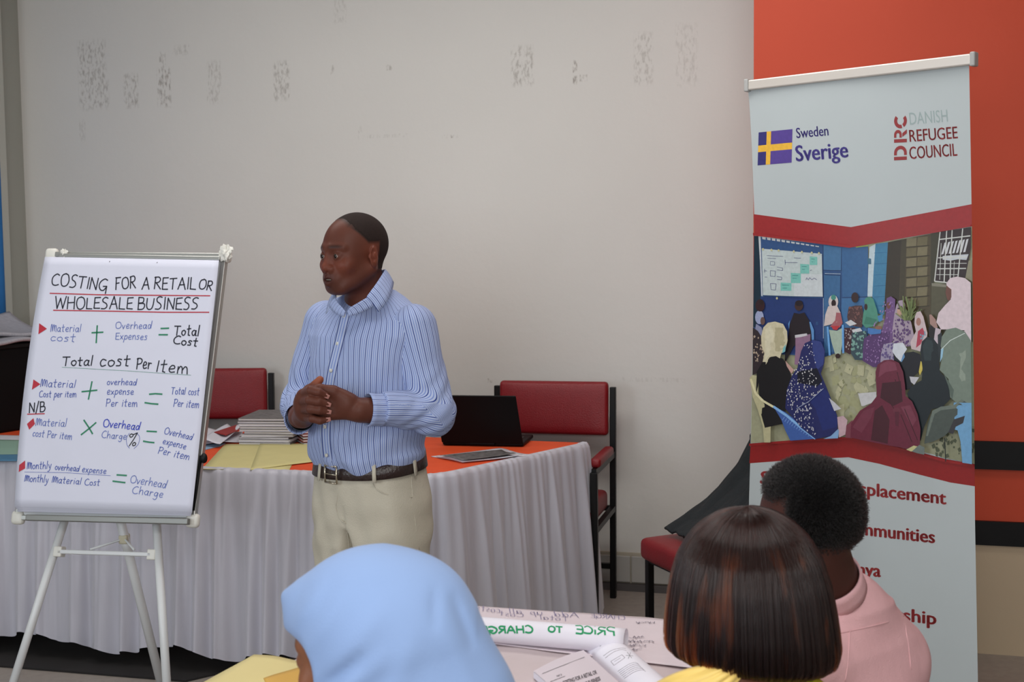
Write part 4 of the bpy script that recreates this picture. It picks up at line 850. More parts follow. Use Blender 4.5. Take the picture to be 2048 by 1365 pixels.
# ================================================================ the presenter
TH=math.radians(33); O0=np.array([-.413,3.57,0]); RL_=rotz(TH)   # world -> local
def WL(px,py,Y): return RL_@(atY(px,py,Y)-O0)
pr=empty('person',tuple(O0),-TH,'standing man in a blue striped shirt and beige trousers speaking with clasped hands','person')
ORG[pr.name]=np.zeros(3)   # meshes of this person are written in his own frame
hp=HF(WL(706,508,3.515),-math.radians(13),math.radians(2),.975)
B=head(hp,(.0,.0,1.36))
B+=[loft([(.80,0,.0,.15,.10),(.95,0,0,.150,.108),(1.05,0,-.005,.150,.112),(1.2,0,0,.158,.108),(1.3,0,.005,.150,.095),(1.37,0,.01,.09,.07),(1.41,0,.012,.055,.052)],.03)]
shL=np.array([.160,.01,1.322]);shR=np.array([-.160,.01,1.328])
elL=WL(866,822,3.45); wrL=WL(722,822,3.345); elR=WL(604,806,3.68); wrR=WL(597,836,3.445)
B+=[cap((0,.01,1.34),shL,.06,.052,.03),cap((0,.01,1.34),shR,.06,.052,.03),cap(shL,elL,.050,.040,.02),cap(elL,wrL,.040,.0285,.02),cap(shR,elR,.050,.040,.02),cap(elR,wrR,.038,.027,.02)]
# left hand: palm under the other hand's fingers
w=WL(716,820,3.343); B+=[cap(elL+(wrL-elL)*.6,w,.033,.0295,.02)]
for (kx,ky),(jx,jy),(tx,ty),r in (((655,784),(622,786),(612,800),.0125),((650,801),(616,803),(606,815),.0125),((650,818),(618,820),(610,828),.012),((656,832),(626,836),(616,838),.0105)):
    k=WL(kx,ky,3.325); B+=[cap(WL(700,(ky-812)*.45+817,3.34),k,.017,r+.003,.016),cap(k,WL(jx,jy,3.345),r,r-.001,.006),cap(WL(jx,jy,3.345),WL(tx,ty,3.375),r-.001,r-.002,.005)]
B+=[ell(WL(682,806,3.335),(.036,.020,.030),None,.015)]
tA=[WL(700,800,3.335),WL(668,783,3.322),WL(640,777,3.312),WL(622,781,3.312)]   # left thumb over the top
B+=[cap(tA[0],tA[1],.0165,.0145,.014),cap(tA[1],tA[2],.0135,.012,.006),cap(tA[2],tA[3],.012,.0105,.004)]
# right hand: palm from the left, four fingers wrapped over the back of the left hand
hw0=WL(606,836,3.41)
B+=[cap(elR+(wrR-elR)*.6,hw0,.032,.026,.02)]
fingR=[[(606,790,3.335),(622,781,3.292),(637,785,3.287),(651,792,3.296)],[(603,804,3.335),(619,801,3.287),(637,804,3.283),(654,809,3.293)],[(605,819,3.337),(621,819,3.288),(638,821,3.285),(655,824,3.294)],[(610,833,3.342),(625,838,3.297),(640,842,3.294),(654,840,3.301)]]
nails=[]
for j,f in enumerate(fingR):
    q=[WL(*p) for p in f]; r=(.0118,.0122,.0118,.0104)[j]
    B+=[cap(hw0,q[0],.019,r+.004,.016),cap(q[0],q[1],r+.0022,r+.0008,.006),cap(q[1],q[2],r+.0006,r,.0025),cap(q[2],q[3],r,r-.0022,.0025)]
    nails.append((q[2],q[3],r))
B+=[ell(WL(606,812,3.352),(.022,.026,.036),None,.014)]
tB=[WL(606,800,3.37),WL(618,780,3.352),(WL(632,769,3.345)),WL(640,760,3.343)]; B+=[cap(tB[0],tB[1],.018,.014,.012),cap(tB[1],tB[2],.0128,.0118,.005),cap(tB[2],tB[3],.0118,.0105,.004)]
for s in(-1,1): B+=[cap((s*.085,0,.84),(s*.095,-.005,.46),.075,.052,.03),cap((s*.095,-.005,.46),(s*.10,.015,.09),.05,.034,.02),cap((s*.10,.02,.05),(s*.115,-.13,.035),.034,.026,.02)]
xs=axis(-.36,.004,-.16,.0022,.13,.004,.36); ys=axis(-.42,.0022,.06,.005,.2); zs=axis(.0,.012,.9,.0035,1.03,.0022,1.17,.004,1.36,.0021,1.68)
V,F=surface(B,xs,ys,zs); V=smooth_mesh(V,F,1,.35)
def skin_cols(V,h,base,hair=None,beard=1.,orange=None):
    q=h.inv(V); c=np.tile(np.array(lin(base)),(len(V),1)); x,y,z=q[:,0],q[:,1],q[:,2]
    g=lambda cx,cy,cz,sx,sy,sz:np.exp(-(((x-cx)/sx)**2+((y-cy)/sy)**2+((z-cz)/sz)**2))
    def mixin(w,rgb):
        nonlocal c; w=np.clip(w,0,1)[:,None]; c=c*(1-w)+np.array(lin(rgb))*w
    d=np.array(base,float)
    mixin(.55*(g(0,-.10,-.03,.02,.03,.03)+g(.045,-.07,-.03,.025,.03,.025)+g(-.045,-.07,-.03,.025,.03,.025)),d*1.22+np.array([16,2,-2]))
    mixin(.5*beard*(g(0,-.08,-.09,.05,.05,.025)+g(0,-.10,-.055,.03,.02,.007)),d*.62)
    lips=np.exp(-(((np.abs(x))/.024)**4))*np.exp(-((z+.070+.0*x)/.0125)**4)*(y<-.080); mixin(.85*lips,d*.66+np.array([6,-2,0]))
    for s in(-1,1):
        brow=np.exp(-(((x-s*.031)/.019)**4))*np.exp(-((z-.0235+.10*(np.abs(x)-.03)**2/.001*.02)/.0052)**2)*(y<-.055); mixin(.7*brow,d*.25)
        mixin(.35*g(s*.032,-.085,-.004,.02,.03,.012),d*.6)
        mixin(.45*g(s*.082,.012,-.008,.02,.03,.035),d*1.35+np.array([18,4,0]))
    return c
SK=(92,52,41); M_skin=skin_mat('skin_brown',SK)
cols=skin_cols(V,hp,SK)

HC_=(40,29,26)
def hair_w(q,off=0.):
    x,y,z=q[:,0],q[:,1],q[:,2];ax=np.abs(x)
    top=np.minimum((z-.074-off)/.012,(y+.050-off)/.014); side=np.minimum((z-.026-1.1*np.clip(-y,0,.2)-off)/.010,(y+.046-off)/.016); back=np.minimum((y-.036-off)/.006,(z+.060-off)/.018)
    w=np.maximum(np.maximum(top,side),back); w=np.where((ax>.0745)&(z<.026)&(y<.036),-1,w); return np.clip(w,0,1)*(q[:,2]>-.09)
hw_=hair_w(hp.inv(V))[:,None]; cols=cols*(1-hw_)+np.array(lin(HC_))*hw_
for p,s in((tB[3],.022),): 
    w=np.exp(-(np.linalg.norm(V-p,axis=1)/s)**2)[:,None]*.7; cols=cols*(1-w)+np.array(lin((166,92,64)))*w
mk('body',V,F,M_skin,pr,True,cols=cols)
# cropped hair: a thin cap lifted off the scalp
def scalp(V,F,h,test,lift,m,root,name='hair'):
    N=vnormals(V,F); q=h.inv(V); ok=test(q); f=F[ok[F].all(1)]; used=np.unique(f); mp=np.full(len(V),-1); mp[used]=np.arange(len(used)); cnt=np.zeros(len(V)); tot=np.zeros(len(V)); np.add.at(tot,F.ravel(),1); np.add.at(cnt,f.ravel(),1)
    edge=(cnt<tot)[used]; L=np.where(edge,-.0004,lift); VV=V[used]+N[used]*L[:,None]; return mk(name,VV,mp[f],m,root,True),VV,N[used],edge
hairline=lambda q: hair_w(q,.002)>.65
M_hair=mat('cropped_hair',HC_,.85,noise=.2,nscale=400,bump=.4,bscale=900,spec=.22)
scalp(V,F,hp,hairline,.0006,M_hair,pr)
eyes(hp,pr,math.radians(4))
mk('teeth',*mv(rbox((.036,.012,.008),.002,2),hp.P(0,-.0835,-.0675),tuple(hp.R.T)),M_teeth,pr,True)
for a,b,r in nails:
    d=unit(b-a); vw=RL_@unit(atY(652,815,3.3)-CC)*-1; n_=unit(vw-d*(vw@d)); c=b+n_*(r-.0042)+d*.002; x_=np.cross(n_,d); V2,F2=rbox((.0115,.0135,.003),.0014,2); mk('fingernail',*mv((V2,F2),c,(x_,d,n_)),M_nail,pr,True)
# ---- shirt
def stripe_mat(name):
    m=mat(name,(160,180,225),.7,spec=.25,bump=.12,bscale=900); N=m.node_tree;L=N.links.new;b=N.nodes['Principled BSDF']
    a=N.nodes.new('ShaderNodeAttribute');a.attribute_name='stripe'
    def line(per,wd,ph):
        d=N.nodes.new('ShaderNodeMath');d.operation='MULTIPLY_ADD';d.inputs[1].default_value=1/per;d.inputs[2].default_value=ph;L(a.outputs['Fac'],d.inputs[0])
        p=N.nodes.new('ShaderNodeMath');p.operation='PINGPONG';p.inputs[1].default_value=.5;L(d.outputs[0],p.inputs[0])
        r=N.nodes.new('ShaderNodeMapRange');r.inputs[1].default_value=wd;r.inputs[2].default_value=wd*.55;L(p.outputs[0],r.inputs[0]);return r.outputs[0]
    c0=None
    for k,(l,c,f) in enumerate(((line(.00525,.24,0),(104,126,190),.85),(line(.01575,.075,0),(34,54,128),.95))):
        x=N.nodes.new('ShaderNodeMix');x.data_type='RGBA';w=N.nodes.new('ShaderNodeMath');w.operation='MULTIPLY';w.inputs[1].default_value=f;L(l,w.inputs[0]);L(w.outputs[0],x.inputs[0])
        if c0 is None:x.inputs[6].default_value=lin((172,184,214))
        else: L(c0,x.inputs[6])
        x.inputs[7].default_value=lin(c);c0=x.outputs[2]
    L(c0,b.inputs['Base Color']);return m
M_sh=stripe_mat('striped_cotton')
SHK=[(.905,0,0,.158,.118),(.935,0,-.004,.166,.128),(.965,0,-.008,.176,.140),(1.02,0,-.012,.176,.142),(1.12,0,-.008,.174,.134),(1.22,0,-.002,.184,.132),(1.30,0,.004,.186,.124),(1.345,0,.012,.172,.106),(1.385,0,.02,.130,.086),(1.415,0,.024,.085,.070),(1.43,0,.026,.066,.060)]
neckc=WL(705,566,3.50); vbot=WL(694,617,3.405)
SP=[loft(SHK,.02,pw=2.25),cap((.05,.02,1.375),shL+(0,0,.0),.05,.054,.03),cap((-.05,.02,1.375),shR+(0,0,.0),.05,.054,.03)]
SP+=[cap((0,.02,1.40),(0,-.005,1.50),.056,.062,.006,'s'),cap((0,-.045,1.42),vbot+(0,-.004,.010),.034,.007,.008,'s')]
hemz=lambda X,Y:.922+.0*X
def fold_t(D,X,Y,Z):
    P=np.stack(np.broadcast_arrays(X,Y,Z),-1).astype(np.float32) if False else None
    a=.0032*np.sin(34*X+9*Z+2*np.sin(7*Z))*np.clip((1.12-Z)*6,0,1)+.003*np.sin(60*(Z+.5*X)+3*np.sin(20*X))*np.clip((1.08-Z)*8,0,1)
    b=.0026*np.sin(38*(Z*.6+X*1.0)+4)*np.clip((Z-1.1)*6,0,1)+.0022*np.sin(55*(Z*.8-X)+2*np.sin(12*Z))
    c=.004*np.exp(-((Z-1.28)/.06)**2)*np.sin(70*(X*.8+Z*.5))*np.clip((np.abs(X)-.07)*14,0,1)
    return D+np.where(np.abs(D)<.03,a+b+c,0)
xs=axis(-.26,.004,.26);ys=axis(-.2,.004,.2);zs=axis(.89,.004,1.46)
V,F=surface(SP,xs,ys,zs,fold_t); V=smooth_mesh(V,F,2,.4)
# blouse over the belt: hem lower at the front left, higher at the sides
def arcs(V):
    K=np.array(SHK); a=np.interp(V[:,2],K[:,0],K[:,3]);b=np.interp(V[:,2],K[:,0],K[:,4]); cy=np.interp(V[:,2],K[:,0],K[:,2])
    ph_=np.arctan2(V[:,0]/a,-(V[:,1]-cy)/b); return ph_*.158*(1+.12*(V[:,2]-1.1))+.0022*np.sin(V[:,2]*25+ph_*3)
belt_tilt=lambda x:.0
SA=arcs(V); wt=np.clip((1.04-V[:,2])/.12,0,1); V=np.stack([V[:,0],V[:,1],V[:,2]+wt*(.045*V[:,0]+.13*(V[:,1]+.02)-.002)],1)
shirt=mk('shirt',V,F,M_sh,pr,True,attrs={'stripe':SA})
bvS=BVHTree.FromPolygons([tuple(v) for v in V],[tuple(f) for f in F])
def hitS(px,py,bv=bvS):
    o=RL_@(CC-O0); d=RL_@unit(ray(px,py)); h=bv.ray_cast(Vector(o),Vector(d)); return (np.array(h[0]),np.array(h[1])) if h[0] is not None else (None,None)
# sleeves
def sleeve(a,e,c,r0,r1,r2,sd,sy):
    seg=c-e; cu=e+seg*.99
    pr_=[cap(a,e,r0,r1,.02),cap(e,cu,r1*.97,r2,.022),ell(e+unit(e-a)*.012,(r1*1.02,)*3,None,.02)]
    lo=np.minimum(np.minimum(a,e),c)-.1; hi=np.maximum(np.maximum(a,e),c)+.1
    ua=unit(e-a);uf=unit(c-e); ax1,ay1,_=frame(ua,(0,1,0)); bis=unit(uf-ua)
    def post(D,X,Y,Z):
        def co(o,u): return (X-o[0])*u[0]+(Y-o[1])*u[1]+(Z-o[2])*u[2]
        t1=co(a,ua); t2=co(e,uf); t1n=t1-np.linalg.norm(e-a)
        inner=np.clip(co(e,bis)*14+.3,0,1); near=np.exp(-(np.sqrt((X-e[0])**2+(Y-e[1])**2+(Z-e[2])**2)/.085)**2)
        s=co(e,np.cross(ua,uf)); w=.0062*near*(.35+.65*inner)*np.sin(95*(t1n-t2*.9)+20*s+2.5*np.sin(30*s+sd))
        w=w+.0036*np.sin(30*t1+18*s+sd+2*np.sin(22*s))*np.clip(t1*8,0,1)*(1-near)+.0028*np.sin(70*co(e,ax1)+14*t2+sd)*np.clip((t2-.03)*12,0,1)
        return np.maximum(D+np.where(np.abs(D)<.03,w,0),t2-np.linalg.norm(seg)*1.0)
    g=[np.arange(lo[i],hi[i],.0036) for i in range(3)]; V,F=surface(pr_,*g,post); V=smooth_mesh(V,F,2,.4)
    t1=(V-a)@ua; use=((V-e)@uf>0)&((V-e)@bis*0+((V-e)@ua)-((V-e)@uf)*.0<.0+.9)
    ax2=ax1-uf*(ax1@uf); ax2=unit(ax2); ay2=np.cross(uf,ax2)
    p1=np.arctan2((V-a)@ay1,(V-a)@ax1); p2=np.arctan2((V-e)@ay2,(V-e)@ax2)
    d1=np.linalg.norm((V-a)-np.outer(np.clip(t1,0,1),ua),axis=1); w=np.clip(.5+((V-e)@unit(uf-(-ua)*-1*0+uf*0+uf))*12,0,1)
    sdist=(V-e)@unit(ua+uf)*14; w=np.clip(.5+sdist,0,1)
    st_=np.where(w>.5,p2*.047,p1*.056); return V,F,p1*.057*(1-w)+p2*.049*w
cuffs=[]
for (a,e,c,sd,sy) in((shL+np.array([-.005,0,.0]),elL,WL(735,820,3.352),1.,1),(shR,elR,WL(597,838,3.47),4.,-1)):
    V,F,stp=sleeve(a,e,c-(c-e)*.20,.069,.057,.046,sd,sy); mk('sleeve',V,F,M_sh,shirt,True,attrs={'stripe':stp})
    uf=unit(c-e); A,Bx,_=frame(uf); Vc=[];n=48;stc=[]
    for t in(0,.15,.4,.7,1.):
        p=e+(c-e)*(.77+.23*t); r=(.0425,.0415,.041,.0415,.0425)[[0,.15,.4,.7,1.].index(t)]
        for k in range(n): s_=2*PI*k/n; Vc.append(p+(A*math.cos(s_)*.92+Bx*math.sin(s_)*1.04)*r); stc.append(s_*.042)
    Fc=[(i*n+k,i*n+(k+1)%n,(i+1)*n+(k+1)%n,(i+1)*n+k) for i in range(4) for k in range(n)]
    mk('cuff',Vc,Fc,M_sh,shirt,True,attrs={'stripe':stc},solid=.003)
    for rr_,tt in((.0418,.80),): pass
# collar
def strip(name,A,Bp,m,parent,wave_=0,so=.003,sub=6,across=None):
    A=catmull(A,sub);Bp=catmull(Bp,sub);n=min(len(A),len(Bp));V=[];stp=[];acc=0
    for i in range(n):
        if i: acc+=np.linalg.norm(Bp[i]-Bp[i-1])
        for k in range(5): t=k/4; V.append(A[i]*(1-t)+Bp[i]*t+np.array([0,0,.004])*math.sin(t*PI)); stp.append(acc if across is None else across+.018*(t-.5))
    F=[(i*5+k,i*5+k+1,(i+1)*5+k+1,(i+1)*5+k) for i in range(n-1) for k in range(4)]
    return mk(name,V,F,m,parent,True,attrs={'stripe':stp},solid=so)
Fk=[(733,594,3.400),(752,568,3.430),(768,543,3.50),(768,540,3.56),(748,545,3.60),(718,550,3.605),(692,560,3.59),(679,574,3.55),(673,588,3.50),(672,597,3.46)]
Ek=[(757,624,3.400),(776,600,3.42),(786,572,3.49),(782,562,3.585),(752,566,3.645),(718,572,3.65),(684,580,3.63),(664,592,3.575),(657,606,3.52),(652,628,3.462)]
strip('collar',[WL(*q) for q in Fk],[WL(*q) for q in Ek],M_sh,shirt)
# collar stand and open front edges
strip('collar_stand',[WL(*q) for q in((735,595,3.402),(716,606,3.39),(700,616,3.385),(694,624,3.385))],[WL(*q) for q in((748,612,3.402),(730,622,3.395),(712,630,3.388),(697,633,3.385))],M_sh,shirt)
strip('collar_stand',[WL(*q) for q in((671,596,3.455),(676,606,3.43),(684,615,3.405),(691,624,3.388))],[WL(*q) for q in((658,612,3.462),(665,622,3.435),(675,630,3.41),(688,634,3.39))],M_sh,shirt)
# placket strip and buttons down the front
pl=[(691,628),(686,650),(679,680),(671,712),(664,742),(658,780),(655,820),(652,854),(652,880),(655,911),(659,936)]
A_=[];B_=[]
for x,y in pl:
    h1,n1=hitS(x-9,y); h2,n2=hitS(x+9,y)
    if h1 is None or h2 is None: continue
    A_.append(h1+n1*.002);B_.append(h2+n2*.002)
strip('placket',A_,B_,M_sh,shirt,so=.002,sub=4,across=.006)
for x,y in((690,634),(677,688),(664,742),(652,854),(655,911)):
    h,n=hitS(x,y)
    if h is not None: a,b,_=frame(n); mk('button',*tube([h+n*.003,h+n*.0062],[.0056,.005],14),mat('button_pearl',(206,204,196),.3) if 'button_pearl' not in bpy.data.materials else bpy.data.materials['button_pearl'],shirt,True)
# dark wristband at the right cuff
uf=unit(wrR-elR); c=WL(603,836,3.452); A,Bx,_=frame(uf); 
Vt=[];n=32
for t in(-1,-.3,.3,1):
    for k in range(n): s_=2*PI*k/n; Vt.append(c+uf*t*.013+(A*math.cos(s_)+Bx*math.sin(s_))*(.036 if abs(t)<.5 else .034))
mk('wristband',Vt,[(i*n+k,i*n+(k+1)%n,(i+1)*n+(k+1)%n,(i+1)*n+k) for i in range(3) for k in range(n)],mat('band_teal_black',(16,34,44),.4),pr,True,solid=.002)
# ---- trousers, belt
TK=[(.60,0,.0,.158,.085),(.66,0,.0,.168,.100),(.70,0,.0,.172,.114),(.76,0,.004,.175,.124),(.83,0,.004,.176,.131),(.89,0,.0,.170,.128),(.935,0,-.002,.163,.124),(.952,0,-.003,.161,.122)]
TP=[loft(TK,.05,pw=2.3)]
for s in(-1,1): TP+=[cap((s*.080,0,.80),(s*.090,-.012,.47),.098,.082,.04),cap((s*.092,-.012,.47),(s*.10,.012,.09),.080,.066,.03)]
def tpost(D,X,Y,Z):
    w=.003*np.sin(55*(Z+.35*np.abs(X))+2*np.sin(30*X))*np.exp(-((Z-.73)/.08)**2)+.0035*np.sin(40*Z+12*X)*np.clip((.7-Z)*5,0,1)+.0018*np.sin(90*X+20*Z)
    g=.006*np.exp(-(X/.006)**2)*(Y<0)*np.clip((.86-Z)*12,0,1)+.10*np.exp(-(X/.014)**2)*(Y<0)*np.clip((.76-Z)*9,0,1)
    D=D+np.where(np.abs(D)<.03,w,0)+g
    return np.maximum(D,Z-.95-.0)
V,F=surface(TP,axis(-.22,.005,.22),axis(-.17,.005,.17),axis(.06,.012,.6,.005,.965),tpost); V=smooth_mesh(V,F,2,.4)
tilt=lambda V:np.stack([V[:,0],V[:,1],V[:,2]+np.where(V[:,2]>.8,(V[:,2]-.8)/.15,0)*(.045*V[:,0]+.13*(V[:,1]+.02))],1)
V=tilt(V)
M_tr=mat('trouser_cotton_beige',(190,183,166),.8,noise=.05,nscale=10,bump=.25,bscale=300)
tr_=mk('trousers',V,F,M_tr,pr,True); bvT=BVHTree.FromPolygons([tuple(v) for v in V],[tuple(f) for f in F])
def ring(z0,z1,extra,m,name,parent,a0=0,a1=2*PI,n=96,so=.003):
    K=np.array(TK);Vr=[]
    for k in range(n+1):
        s_=a0+(a1-a0)*k/n
        for z in(z0,(z0+z1)/2,z1):
            a,b=np.interp(z,K[:,0],K[:,3])+extra,np.interp(z,K[:,0],K[:,4])+extra; pw=2/2.3
            Vr.append((a*math.copysign(abs(math.sin(s_))**pw,math.sin(s_)),-b*math.copysign(abs(math.cos(s_))**pw,math.cos(s_))-.003,z))
    Vr=tilt(np.array(Vr)); return mk(name,Vr,[(k*3+i,k*3+i+1,(k+1)*3+i+1,(k+1)*3+i) for k in range(n) for i in(0,1)],m,parent,True,solid=so)
M_belt=mat('leather_dark_brown',(46,32,30),.32,noise=.1,nscale=60,bump=.3,bscale=120,spec=.6)
belt=ring(.912,.952,.007,M_belt,'belt',pr)
for aa in(-.42,.62,1.5,-1.5,2.6,-2.6): ring(.905,.958,.0115,M_tr,'belt_loop',tr_,aa-.035,aa+.035,3)
bc=-.16; K=np.array(TK); a,b=.163+.014,.124+.014
M_met=mat('buckle_metal',(190,180,160),.25,.9)
q=tilt(np.array([[a*math.sin(bc),-b*math.cos(bc)-.003,.93]]))[0]; ax_=unit((math.cos(bc),math.sin(bc)*b/a,0)); nn=np.array([ax_[1],-ax_[0],0]); 
P_=[q+ax_*x+up*z for x,z in((-.024,-.024),(.024,-.024),(.024,.024),(-.024,.024),(-.024,-.024))]
mk('buckle',*join(*[tube([P_[i],P_[i+1]],.0028,8) for i in range(4)],tube([q-ax_*.02,q+ax_*.024],.002,8)),M_met,pr,True)
def seam(pxs,name,r=.0014):
    L_=[]
    for x,y in pxs:
        h,n=hitS(x,y,bvT)
        if h is not None: L_.append(h+n*.0003)
    if len(L_)>1: mk(name,*tube(catmull(L_,3),r,6),M_tr,tr_,True)
seam([(679,975),(674,1000),(673,1020),(680,1038),(692,1048)],'fly_seam'); seam([(745,965),(752,978),(775,990),(824,996)],'pocket_seam'); seam([(822,945),(825,990),(830,1040),(838,1100)],'side_seam'); seam([(690,1045),(697,1080),(699,1120)],'fly_seam')
for s in(-1,1):
    V,F=surface([cap((s*.10,.035,.05),(s*.118,-.15,.035),.046,.036,.03),ell((s*.10,.03,.06),(.042,.055,.05),None,.02)],axis(-.2,.006,.2),axis(-.25,.006,.15),axis(0,.006,.14),lambda D,X,Y,Z:np.maximum(D,.001-Z)); mk('shoe',V,F,mat('shoe_black',(20,18,18),.3),pr,True)
# ================================================================ training table in front
zT2=.75; T2=[np.array(p) for p in((-.30,2.78),(.405,2.578),(.31,1.99),(-.54,1.99))]
tt=empty('training_table',(-.06,2.35,0),0,'table in front under a white cloth','table')
mk('tabletop',*prism(inn(T2,.985),zT2-.035,zT2-.004),M_wood,tt)
for p in inn(T2,.86): mk('leg',*tube([(p[0],p[1],0),(p[0],p[1],zT2-.03)],.018,8),M_leg,tt)
M_tc=mat('tablecloth_white',(196,180,182),.75,noise=.04,nscale=5,bump=.5,bscale=7,sheen=.1)
def clothmesh(P,z,drop,seed):
    P=[np.append(p,0) for p in P]; n=60; ring_=[]; nr=[]
    C0=np.mean(P,0)
    for i in range(4):
        a,b=P[i],P[(i+1)%4]; d=unit(b-a); q=np.array([-d[1],d[0],0]); q=q if q@(a-C0)>0 else -q
        for k in range(n): ring_.append(a+(b-a)*k/n); nr.append(q)
    N=len(ring_); V=[];F=[]
    for s_ in np.linspace(0,1,16):
        for p in ring_: w=C0+(p-C0)*s_; V.append((w[0],w[1],z+.0012*math.sin(w[0]*19+w[1]*11)+.0008*math.sin(w[0]*41-w[1]*23)))
    nb=16
    for r_,(o,dz) in enumerate(((.006,-.004),(.010,-.02),(.014,-.10),(.02,-.2),(.026,drop))):
        for i,p in enumerate(ring_):
            t=i/n*PI*2; a=min(1,-dz*6); w=p+nr[i]*(o+.010*a*math.sin(i*.55+seed)*(.6+.4*math.sin(i*.13))); V.append((w[0],w[1],z+dz))
    R_=nb+5
    for j in range(R_-1):
        for i in range(N): F.append((j*N+i,j*N+(i+1)%N,(j+1)*N+(i+1)%N,(j+1)*N+i))
    return V,F
tag(mk('tablecloth',*clothmesh(T2,zT2,-.3,1),M_tc,None,True,org=(-.06,2.35,zT2)),'white cloth covering the front training table','tablecloth')
# paper with writing lying flat at the far side, and the rolled sheet
M_pp=mat('chart_paper_thin',(214,200,206),.65,noise=.03,nscale=7,bump=.4,bscale=9)
up_=up
fs_=sheet('flipchart_sheet',[(936,1212),(1420,1248),(1440,1345),(760,1262)],zT2+.003,M_pp,'flat flipchart sheet with writing showing through, at the far side of the front table','paper',.0008,.002,n=24)
bvF=BVHTree.FromObject(fs_,bpy.context.evaluated_depsgraph_get()) if False else None
def flatP(z): return lambda x,y: atZ(x,y,z)
mir=[]
for w,x0,y0,x1,y1,h in(('CHARGE',1250,1240,1182,1236,8),('Add',1157,1236,1108,1233,10),('up',1084,1231,1061,1230,9),('all',1043,1229,1018,1227,10),('costs',1000,1226,953,1221,10),('Total',1137,1243,1080,1239,8),('Cost',1047,1235,999,1231,8)): mir+=strokes(w,(x0,y0),(x1,y1),h,mir=True)
o=mk('handwriting',*ribbons(mir,.0014,flatP(zT2+.0062),up),mat('ink_violet_faint',(120,112,150),.6),fs_); o['kind']='stuff'
rr=random.Random(5); sc_=[]
for (x0,y0,n) in((1258,1276,4),(1256,1284,7),(1256,1292,5),(1262,1300,3),(1272,1246,5)):
    x=x0
    for k in range(n):
        sc_.append([(x,y0+rr.uniform(-2,1)),(x+2.5,y0+rr.uniform(-3,2)),(x+5,y0+rr.uniform(-2,2)),(x+6.5,y0+rr.uniform(-2,2))]); x+=rr.uniform(6,9)
o=mk('handwriting',*ribbons(sc_,.0014,flatP(zT2+.0062),up),mat('ink_dark_faint',(74,66,92),.6),fs_); o['kind']='stuff'
ra=atZ(850,1274,zT2+.004); rb=atZ(1252,1309,zT2+.004); rd=unit(rb-ra); rn=np.array([rd[1],-rd[0],0]); rn=rn if rn[1]<0 else -rn
def roll(u,v):
    th=-.5*PI+v*2*PI*1.45; r=.0245-.0035*v; p=ra+(rb-ra)*u; return p-rn*(.0)+rn*(-r*math.cos(th)*-1)*1+up*(.026+r*math.sin(th))
M_rl=mat('chart_paper_roll',(226,222,232),.6,noise=.02,nscale=8,bump=.15,bscale=12)
V,F=grid(roll,20,70); ro=tag(mk('paper_roll',V,F,M_rl,None,True,org=(ra+rb)/2,solid=.0005),'rolled flipchart sheet with mirrored green lettering on the front table','paper')
bvR=BVHTree.FromPolygons([tuple(v) for v in V],F)
def hitW(bv,extra=None):
    def f(x,y):
        d=unit(ray(x,y)); h=bv.ray_cast(Vector(CC),Vector(d)); return np.array(h[0])-d*.0008 if h[0] is not None else atZ(x,y,zT2+.02)
    return f
def vw(p): return unit(CC-p)
def dense(L,st=2.):
    out=[]
    for ln in L:
        q=[ln[0]]
        for a,b in zip(ln[:-1],ln[1:]):
            n=max(1,int(math.hypot(b[0]-a[0],b[1]-a[1])/st)); q+=[(a[0]+(b[0]-a[0])*i/n,a[1]+(b[1]-a[1])*i/n) for i in range(1,n+1)]
        out.append(q)
    return out
mir=[]
for w,x0,y0,x1,y1,h in(('PRICE',1229,1271,1152,1267,14),('TO',1124,1266,1097,1264.5,11),('CHARGE',1066,1266,963,1268,14)): mir+=strokes(w,(x0,y0),(x1,y1),h,mir=True)
o=mk('handwriting',*ribbons([catmull(l,3) if len(l)>2 else [l[0],((l[0][0]+l[1][0])/2,(l[0][1]+l[1][1])/2),l[1]] for l in mir],.0036,hitW(bvR),vw,.0003),mat('ink_green_marker',(20,146,92),.6),ro); o['kind']='stuff'
# open booklet with a curled page
bk=empty('workbook',tuple(atZ(1167,1302,zT2)),0,'open printed workbook with a curled page on the front table','book')
LPx=[(1067,1343),(1167,1301),(1335,1455),(1217,1475)]; zz=zT2+.016
lp=[atZ(*q,zz) for q in LPx]
def pgf(u,v):
    p=(lp[0]*(1-u)+lp[1]*u)*(1-v)+(lp[3]*(1-u)+lp[2]*u)*v; return p+up*(.004*math.sin(u*PI))
mk('page_block',*join(([*(q-up*.013 for q in lp),*(q-up*.001 for q in lp)],[(3,2,1,0),(4,5,6,7),(0,1,5,4),(1,2,6,5),(2,3,7,6),(3,0,4,7)])),M_rl,bk)
V,F=grid(pgf,12,12); pg=mk('page',V,F,mat('page_print_paper',(212,200,208),.5),bk,True); bvL=BVHTree.FromPolygons([tuple(v) for v in V],F)
ct=[(1167,1303,2.405),(1171,1292,2.40),(1183,1282,2.395),(1198,1276,2.39),(1214,1273.5,2.385),(1230,1276,2.38),(1243,1284,2.372),(1256,1295,2.365),(1268,1312,2.36)]
ct=catmull([atY(*q) for q in ct],4); sd=unit(lp[2]-lp[1])
def curl(u,v): i=u*(len(ct)-1); k=min(int(i),len(ct)-2); return ct[k]*(1-(i-k))+ct[k+1]*(i-k)+sd*.32*v-up*.006*v
V,F=grid(curl,len(ct)-1,12); pc_=mk('curled_page',V,F,M_rl,bk,True,solid=.0006); bvC=BVHTree.FromPolygons([tuple(v) for v in V],F)
M_ib=mat('print_black',(52,44,52),.6)
fl_=hitW(bvL); items=[typeset('COSTING FOR A RETAIL OR',(1127,1371),(1194.5,1348.5),7.6,.02),typeset('WHOLESALE BUSINESS',(1144,1383),(1201.5,1361.5),7.6,.02),typeset('PART B',(1114,1355.5),(1124,1352),3.6)]
V=[];F=[]
